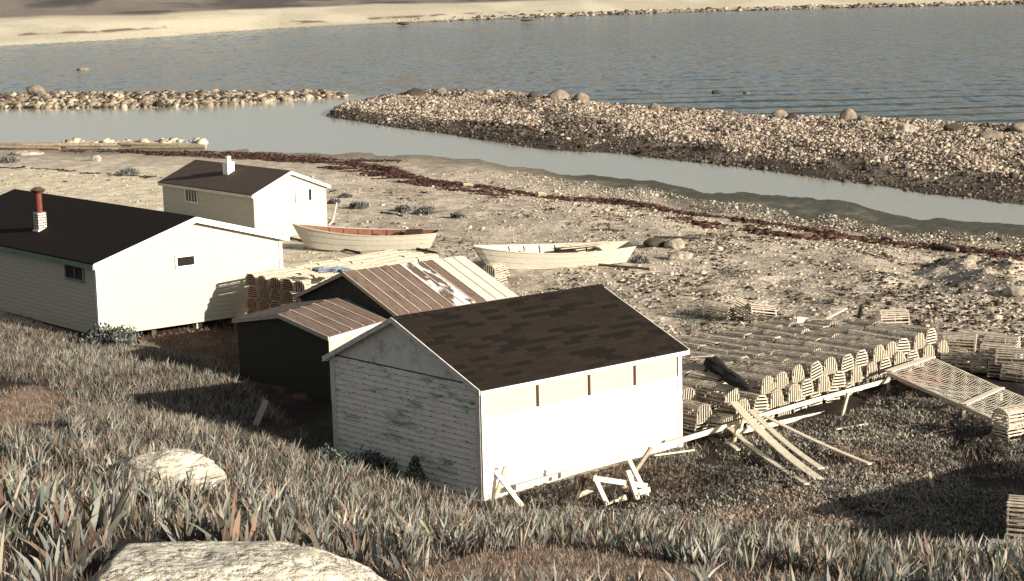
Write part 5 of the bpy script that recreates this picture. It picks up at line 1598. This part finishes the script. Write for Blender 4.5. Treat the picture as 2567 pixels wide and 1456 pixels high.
wrack('seaweed', [(0, 374), (200, 378), (380, 384), (520, 383)], 16000, .7, .06, .2)
wrack('seaweed', [(1700, 548), (1850, 578), (2000, 598), (2080, 596)], 1500, .4, .11, .35)
wrack('seaweed', [(0, 420), (150, 428), (300, 438), (405, 447)], 700, .10, .07, .16)
wrack('seaweed', [(560, 385), (800, 404), (1000, 405)], 4000, 1.2, .07, .2)

# old log crib on the left shore
for k, (pa, pb, rr, lb) in enumerate((((0, 366), (170, 366), .16, 'bleached log at the back left of the old crib'), ((60, 371), (330, 370), .17, 'long bleached log in the middle of the old crib'), ((300, 370), (515, 372), .17, 'brown log at the right end of the old crib'), ((330, 375), (516, 377), .14, 'lower brown log at the right end of the old crib'), ((0, 376), (150, 376), .13, 'lower log at the left end of the old crib'), ((200, 366), (420, 363), .12, 'topmost thin log of the old crib'))):
    A_, B_ = G(*pa), G(*pb)
    pole('crib_log', [A_ + UPV * (.15 + .1 * (k % 3)), B_ + UPV * (.15 + .08 * (k % 2))], rr, MAT['log'], lb, 'log', 'logs of the old crib', 8)
xx = rng.uniform(0, 1, 260); q = np.array([G(160 + 350 * t, 364 + rng.uniform(-3, 2)) for t in xx[:160]])
S = np.clip(rng.lognormal(-1.3, .4, 160), .15, .6)
stones('crib_stones', q + np.c_[np.zeros(160), np.zeros(160), S * .3], S, pick([(.48, .44, .34), (.42, .38, .29), (.3, .25, .19)], 160), MAT['stone'], .8)
# driftwood on the beach
for k, (pa, pb, rr, mt, lb) in enumerate((((1345, 494), (1368, 495), .16, 'log', 'short pale log stuck in the seaweed line'), ((1160, 468), (1185, 470), .13, 'log', 'pale driftwood piece in the seaweed line, farther left'), ((2365, 625), (2400, 634), .12, 'log', 'pale driftwood beside the seaweed line at right'), ((2210, 600), (2240, 606), .10, 'log', 'bleached stick beside the seaweed line'), ((1640, 598), (1755, 602), .06, 'dark_plank', 'dark driftwood stick on the beach right of the boats'), ((955, 535), (1010, 545), .05, 'dark_plank', 'thin dark stick beside the beach shrubs'), ((1590, 690), (1660, 684), .05, 'log', 'pale stick on the beach beyond the shed roof'), ((2630, 660), (2700, 672), .08, 'log', 'log near the right edge'), ((1480, 578), (1550, 580), .05, 'dark_plank', 'dark stick between boats and seaweed'), ((690, 556), (702, 572), .06, 'log', 'stick behind the small house'), ((825, 566), (845, 542), .05, 'new_wood', 'pale plank propped against the corner of the small house'))):
    if k in (7, 9): continue
    A_, B_ = G(*pa), G(*pb)
    pole('driftwood', [A_ + UPV * rr, (A_ + B_) / 2 + UPV * rr * 1.3, B_ + UPV * (rr if k != 10 else .7)], rr, MAT[mt], lb, 'driftwood', 'driftwood on the beach', 6, rr * .7)

# ------------------------------------------------------------------ shrubs
def shrub(name, at, rad, hgt, n, pal, label, cat='shrub', leafs=.07, group=None):
    r = thing(name, at, label, cat, group)
    d = rng.normal(0, 1, (n, 3)); d /= np.linalg.norm(d, axis=1)[:, None]
    rr = rng.random(n) ** .45
    lob = 1 + .35 * np.sin(d[:, 0] * 4 + at[0]) * np.cos(d[:, 1] * 5 + at[1])
    P_ = np.stack([at[0] + d[:, 0] * rad * rr * lob, at[1] + d[:, 1] * rad * rr * lob, at[2] + np.abs(d[:, 2]) * hgt * rr * lob], 1)
    V, Q, T, C_ = blade_arrays(P_, rng.uniform(.6, 1.5, n) * leafs * 1.6, rng.uniform(.6, 1.3, n) * leafs, rng.uniform(0, 6.28, n), rng.uniform(.1, .8, n), rng.uniform(0, .4, n), rng.uniform(0, 6.28, n), pick(pal, n, .3))
    np_mesh('foliage', V - np.array(at), [Q, T], MAT['leaf'], C_).parent = r
    mb = MB()
    for k in range(7):
        a_ = rng.uniform(0, 6.28); e_ = np.array([math.cos(a_) * rad * .7, math.sin(a_) * rad * .7, hgt * .7])
        mb.tube([np.zeros(3), e_ * .5 + UPV * hgt * .1, e_], .014, 4, .005)
    o = mb.build('stem', MAT['dark_plank']); o.parent = r
    return r
GB = [(.17, .175, .165), (.12, .13, .125), (.21, .21, .195), (.07, .078, .072)]
shrub('willow_shrub', G(272, 868), 1.0, .62, 2600, [(.13, .145, .13), (.18, .19, .17), (.08, .095, .085), (.04, .05, .043)], 'grey green bushy shrub at the near corner of the long house', leafs=.06)
for k, (a_, b_, rr, lb) in enumerate(((1010, 530, .45, 'round grey shrub on the beach, left of the pair'), (1065, 537, .6, 'larger grey shrub on the beach, right of the pair'), (1145, 547, .35, 'small dark shrub right of the pair on the beach'), (900, 523, .5, 'low grey plant patch behind the red-lined boat'), (865, 496, .35, 'small grey plant beside the beach cabin'), (322, 441, .75, 'blue grey shrub on the sand left of the beach cabin'), (22, 408, .8, 'blue grey shrub on the sand at the left edge'), (1602, 660, .4, 'grey plant at the stern of the cream-lined boat'), (838, 512, .35, 'grey weed tuft close to the cabin corner'))):
    shrub('beach_shrub', G(a_, b_), rr, rr * .62, int(500 + 700 * rr), GB, lb, leafs=.06, group='shrubs on the beach')
q = G(1042, 1212)
r = thing('spruce_seedling', q, 'tiny dark spruce growing against the peeling gable wall', 'spruce')
n = 900
t = rng.random(n); a_ = rng.uniform(0, 6.28, n); rr = (1 - t) * .30 * rng.random(n) ** .4
P_ = np.stack([np.cos(a_) * rr, np.sin(a_) * rr - .1, t * .62 + .02], 1)
V, Q, T, C_ = blade_arrays(P_, rng.uniform(.06, .12, n), rng.uniform(.012, .03, n), a_, rng.uniform(.5, 1.0, n), rng.uniform(-.3, .2, n), rng.uniform(0, 6.28, n), pick([(.02, .035, .025), (.03, .045, .03)], n))
np_mesh('foliage', V, [Q, T], MAT['leaf'], C_).parent = r
mb = MB(); mb.tube([(0, -.1, -.05), (0, -.1, .6)], .02, 5, .006); o = mb.build('trunk', MAT['dark_plank']); o.parent = r
q = G(938, 1182); shrub('wild_bush', q + np.array([0, -.3, 0]), .75, .55, 1500, [(.05, .06, .05), (.09, .11, .095), (.16, .17, .14)], 'dark wild bush in front of the peeling gable wall', leafs=.05)
q = G(855, 1172); shrub('wild_bush', q + np.array([-.2, -.3, 0]), .6, .5, 900, [(.06, .075, .06), (.10, .12, .10), (.17, .18, .15)], 'grey bush at the shaded left corner of the white shed', leafs=.05)

# ------------------------------------------------------------------ vegetation of the slope
IRIS = [(-900, 760), (-200, 760), (0, 815), (215, 850), (330, 878), (430, 885), (560, 925), (640, 985), (845, 1150), (1030, 1215), (1215, 1262), (1300, 1275), (1420, 1300), (1620, 1325), (2100, 1345), (2480, 1395), (2900, 1425), (3300, 1440), (3300, 2600), (-1500, 2600)]
SAWP = [(1395, 1150), (1640, 1150), (1650, 1275), (1540, 1300), (1390, 1275)]
WEED = [(1290, 1240), (1720, 1122), (1850, 1096), (2140, 1034), (2235, 965), (2566, 1090), (3200, 1180), (3300, 1440), (2900, 1430), (2480, 1400), (2100, 1350), (1620, 1330), (1420, 1305)]
BARE = [[(-50, 985), (90, 965), (170, 1000), (150, 1045), (60, 1070), (-50, 1075)], [(1190, 1390), (1420, 1365), (1600, 1395), (1850, 1440), (1900, 1500), (1000, 1500), (1050, 1440)], [(1700, 1420), (2100, 1440), (2100, 1500), (1700, 1500)]]
def in_bare(px_, py_):
    r_ = np.zeros(len(px_), bool)
    for b_ in BARE: r_ |= inpoly(px_, py_, b_)
    return r_
boul = [(g1[0], g1[1] + .35, 1.0), ]
def zone(n, poly, x0=-34, x1=26, y0=15, y1=66):
    xx, yy_ = scatter(n, x0, x1, y0, y1)
    z_ = H(xx, yy_)
    px_, py_ = projv(xx, yy_, z_)
    k = inpoly(px_, py_, poly) & (np.abs(xx / yy_) < .38)
    k &= ((xx - g1[0]) / .95) ** 2 + ((yy_ - g1[1] - .35) / .65) ** 2 > 1
    k &= ((xx - gb[0]) / 1.9) ** 2 + ((yy_ - gb[1]) / 1.6) ** 2 > 1
    k &= ~inpoly(px_, py_, [(235, 1480), (275, 1400), (300, 1352), (420, 1360), (600, 1392), (760, 1402), (930, 1435), (1040, 1470), (1100, 2700), (220, 2700)])
    k &= ~(inpoly(px_, py_, [(310, 1170), (540, 1190), (560, 1238), (330, 1222)]) & (rng.random(len(px_)) < .8))
    return np.stack([xx, yy_, z_], 1)[k], px_[k], py_[k]
LEAF = [(.195, .222, .208), (.145, .175, .168), (.255, .268, .235), (.33, .31, .245), (.085, .103, .097), (.21, .17, .14), (.05, .06, .056)]
BROWN = [(.16, .095, .065), (.11, .065, .048), (.22, .15, .10), (.075, .05, .04)]
# iris fans
P0, px_, py_ = zone(30000, IRIS)
pt = fbm(P0[:, 0] * .45, P0[:, 1] * .45, 3)
keep = (pt > .37) & ~in_bare(px_, py_) & (rng.random(len(P0)) < np.clip((np.hypot(P0[:, 0], P0[:, 1]) - 12) / 22, .4, 1)) & ~in_bare(px_, py_)
P0, pt = P0[keep], pt[keep]
near = np.argsort(np.hypot(P0[:, 0], P0[:, 1]))
ppx, ppy = projv(P0[:, 0], P0[:, 1], P0[:, 2])
vis = [k for k in near if -20 < ppx[k] < 2586 and ppy[k] < 1475]
hero = vis[:84]
rest = np.setdiff1d(np.arange(len(P0)), hero)
def fan_leaves(P0, hmul=1.0, nl=(5, 9)):
    n = rng.integers(*nl, len(P0))
    i = np.repeat(np.arange(len(P0)), n)
    ax = rng.uniform(0, 6.28, len(P0))[i]
    gz_ = np.clip(1 + (40 - np.hypot(P0[:, 0], P0[:, 1])) / 30, .85, 1.55) if len(P0) > 1 else np.ones(1)
    sz = (rng.uniform(.24, .46, len(P0)) * hmul * gz_)[i] * rng.uniform(.6, 1.12, len(i))
    w_ = rng.uniform(.018, .034, len(i)) * (gz_[i] * hmul) ** 1.75
    s_ = rng.uniform(-1, 1, len(i))
    base = P0[i] + np.stack([np.cos(ax), np.sin(ax), np.zeros(len(i))], 1) * (s_ * .07)[:, None] + rng.normal(0, .02, (len(i), 3)) * np.array([1, 1, 0]) - np.array([0, 0, .03])
    ld = ax + np.where(s_ < 0, math.pi, 0) + rng.normal(0, .35, len(i))
    tone = (fbm(P0[:, 0] * .6, P0[:, 1] * .6, 3)[i])
    col = pick(LEAF, len(i), .22) * (.75 + .6 * tone)[:, None]
    br = rng.random(len(i)) < .16
    col[br] = pick(BROWN, br.sum())
    return (base, sz, w_, ld, np.abs(s_) * .38 + .03, rng.uniform(0, .75, len(i)) ** 2.0, ax + rng.normal(0, .25, len(i)), col), dict(base_col=pick(BROWN, len(i)) * .8)
a_, k_ = fan_leaves(P0[rest], 1.0)
blades('iris_leaves', *a_, **k_)
for j, k in enumerate(hero):
    p = P0[k]
    o = thing('iris_plant', p, 'clump of broad sword-shaped iris leaves in the foreground at the bottom of the photo', 'iris', 'foreground iris clumps', world=False)
    a_, k_ = fan_leaves(np.array([[0.0, 0, 0]]), rng.uniform(1.45, 1.95), (4, 8))
    V, Q, T, C_ = blade_arrays(*a_, **k_)
    np_mesh('leaves', V, [Q, T], MAT['leaf'], C_).parent = o
# thin grass between
P0, px_, py_ = zone(430000, IRIS)
pt = fbm(P0[:, 0] * .5 + 5, P0[:, 1] * .5, 3)
bare = in_bare(px_, py_)
keep = (pt > .30) | bare
P0, bare, pt = P0[keep], bare[keep], pt[keep]
n = len(P0)
col = np.where((rng.random(n) < np.where(bare, .75, .42))[:, None], pick([(.25, .18, .14), (.19, .13, .10), (.30, .23, .175), (.13, .085, .065)], n), pick(LEAF, n) * .8)
hh_ = rng.uniform(.10, .30, n) * np.where(bare, .5, 1.0)
blades('meadow_grass', P0, hh_, rng.uniform(.006, .016, n), rng.uniform(0, 6.28, n), rng.uniform(0, .5, n), rng.uniform(0, .6, n), rng.uniform(0, 6.28, n), col)
# low leafy weeds on the right meadow
P0, px_, py_ = zone(75000, WEED, -2, 26, 26, 60)
pt = fbm(P0[:, 0] * .8, P0[:, 1] * .8, 4)
kk = (pt > .33) & ~(inpoly(px_, py_, SAWP) & (rng.random(len(P0)) < .8))
P0, pt = P0[kk], pt[kk]
m_ = rng.integers(5, 9, len(P0)); i = np.repeat(np.arange(len(P0)), m_); n = len(i)
fx_, fy_ = projv(P0[:, 0], P0[:, 1], P0[:, 2])
dl = np.minimum(np.abs(fy_ - np.interp(fx_, [1290, 1720, 1850, 2140, 2235], [1240, 1122, 1096, 1034, 965])), 200) / 60
hgt = (np.clip((pt - .3) * .8, .03, .20) * np.clip(dl, .25, 1))[i] * rng.random(n)
base = P0[i] + np.stack([rng.normal(0, .07, n), rng.normal(0, .07, n), hgt], 1)
tone = fbm(P0[:, 0] * .5 + 30, P0[:, 1] * .5, 3)[i]
pk = fbm(P0[:, 0] * .35 + 3, P0[:, 1] * .35 + 8, 3)[i] > .55
col = np.where((pk & (rng.random(n) < .7))[:, None], pick([(.23, .175, .14), (.29, .225, .18), (.17, .125, .10)], n), pick([(.17, .165, .145), (.22, .21, .18), (.10, .105, .09), (.045, .05, .042), (.27, .24, .195), (.20, .155, .125)], n)) * np.clip(.15 + 2.3 * (tone - .10), .4, 1.9)[:, None]
blades('weeds', base, rng.uniform(.03, .10, n), rng.uniform(.018, .045, n), rng.uniform(0, 6.28, n), rng.uniform(.2, 1.1, n), rng.uniform(-.2, .5, n), rng.uniform(0, 6.28, n), col)
P0, px_, py_ = zone(60000, WEED, -2, 26, 26, 60)
pk = fbm(P0[:, 0] * .35 + 3, P0[:, 1] * .35 + 8, 3)
P0 = P0[(pk > .5) | (rng.random(len(P0)) < .3)]
n = len(P0)
blades('dry_grass', P0, rng.uniform(.10, .30, n), rng.uniform(.005, .011, n), rng.uniform(0, 6.28, n), rng.uniform(0, .4, n), rng.uniform(0, .5, n), rng.uniform(0, 6.28, n), pick([(.26, .20, .15), (.20, .145, .11), (.32, .26, .19)], n))
# sparse growth at the foot of the buildings and edge of the beach
EDGE = [(1690, 780), (1830, 770), (1850, 800), (1720, 840)]
FOOT = [(330, 850), (600, 800), (640, 830), (600, 960), (480, 900)]
for poly, n_, pal in ((EDGE, 26000, [(.06, .075, .06), (.10, .12, .09), (.04, .05, .04)]), (FOOT, 14000, [(.16, .10, .07), (.10, .065, .05), (.2, .17, .12)]), ([(-300, 700), (0, 780), (200, 832), (205, 850), (0, 822), (-300, 770)], 20000, [(.24, .18, .12), (.3, .23, .16), (.16, .12, .08)])):
    P0, px_, py_ = zone(n_ * 6, poly, -26, 14, 45, 80)
    P0 = P0[:n_]; n = len(P0)
    if n:
        blades('rough_grass', P0, rng.uniform(.06, .22, n), rng.uniform(.008, .02, n), rng.uniform(0, 6.28, n), rng.uniform(0, .6, n), rng.uniform(0, .5, n), rng.uniform(0, 6.28, n), pick(pal, n))
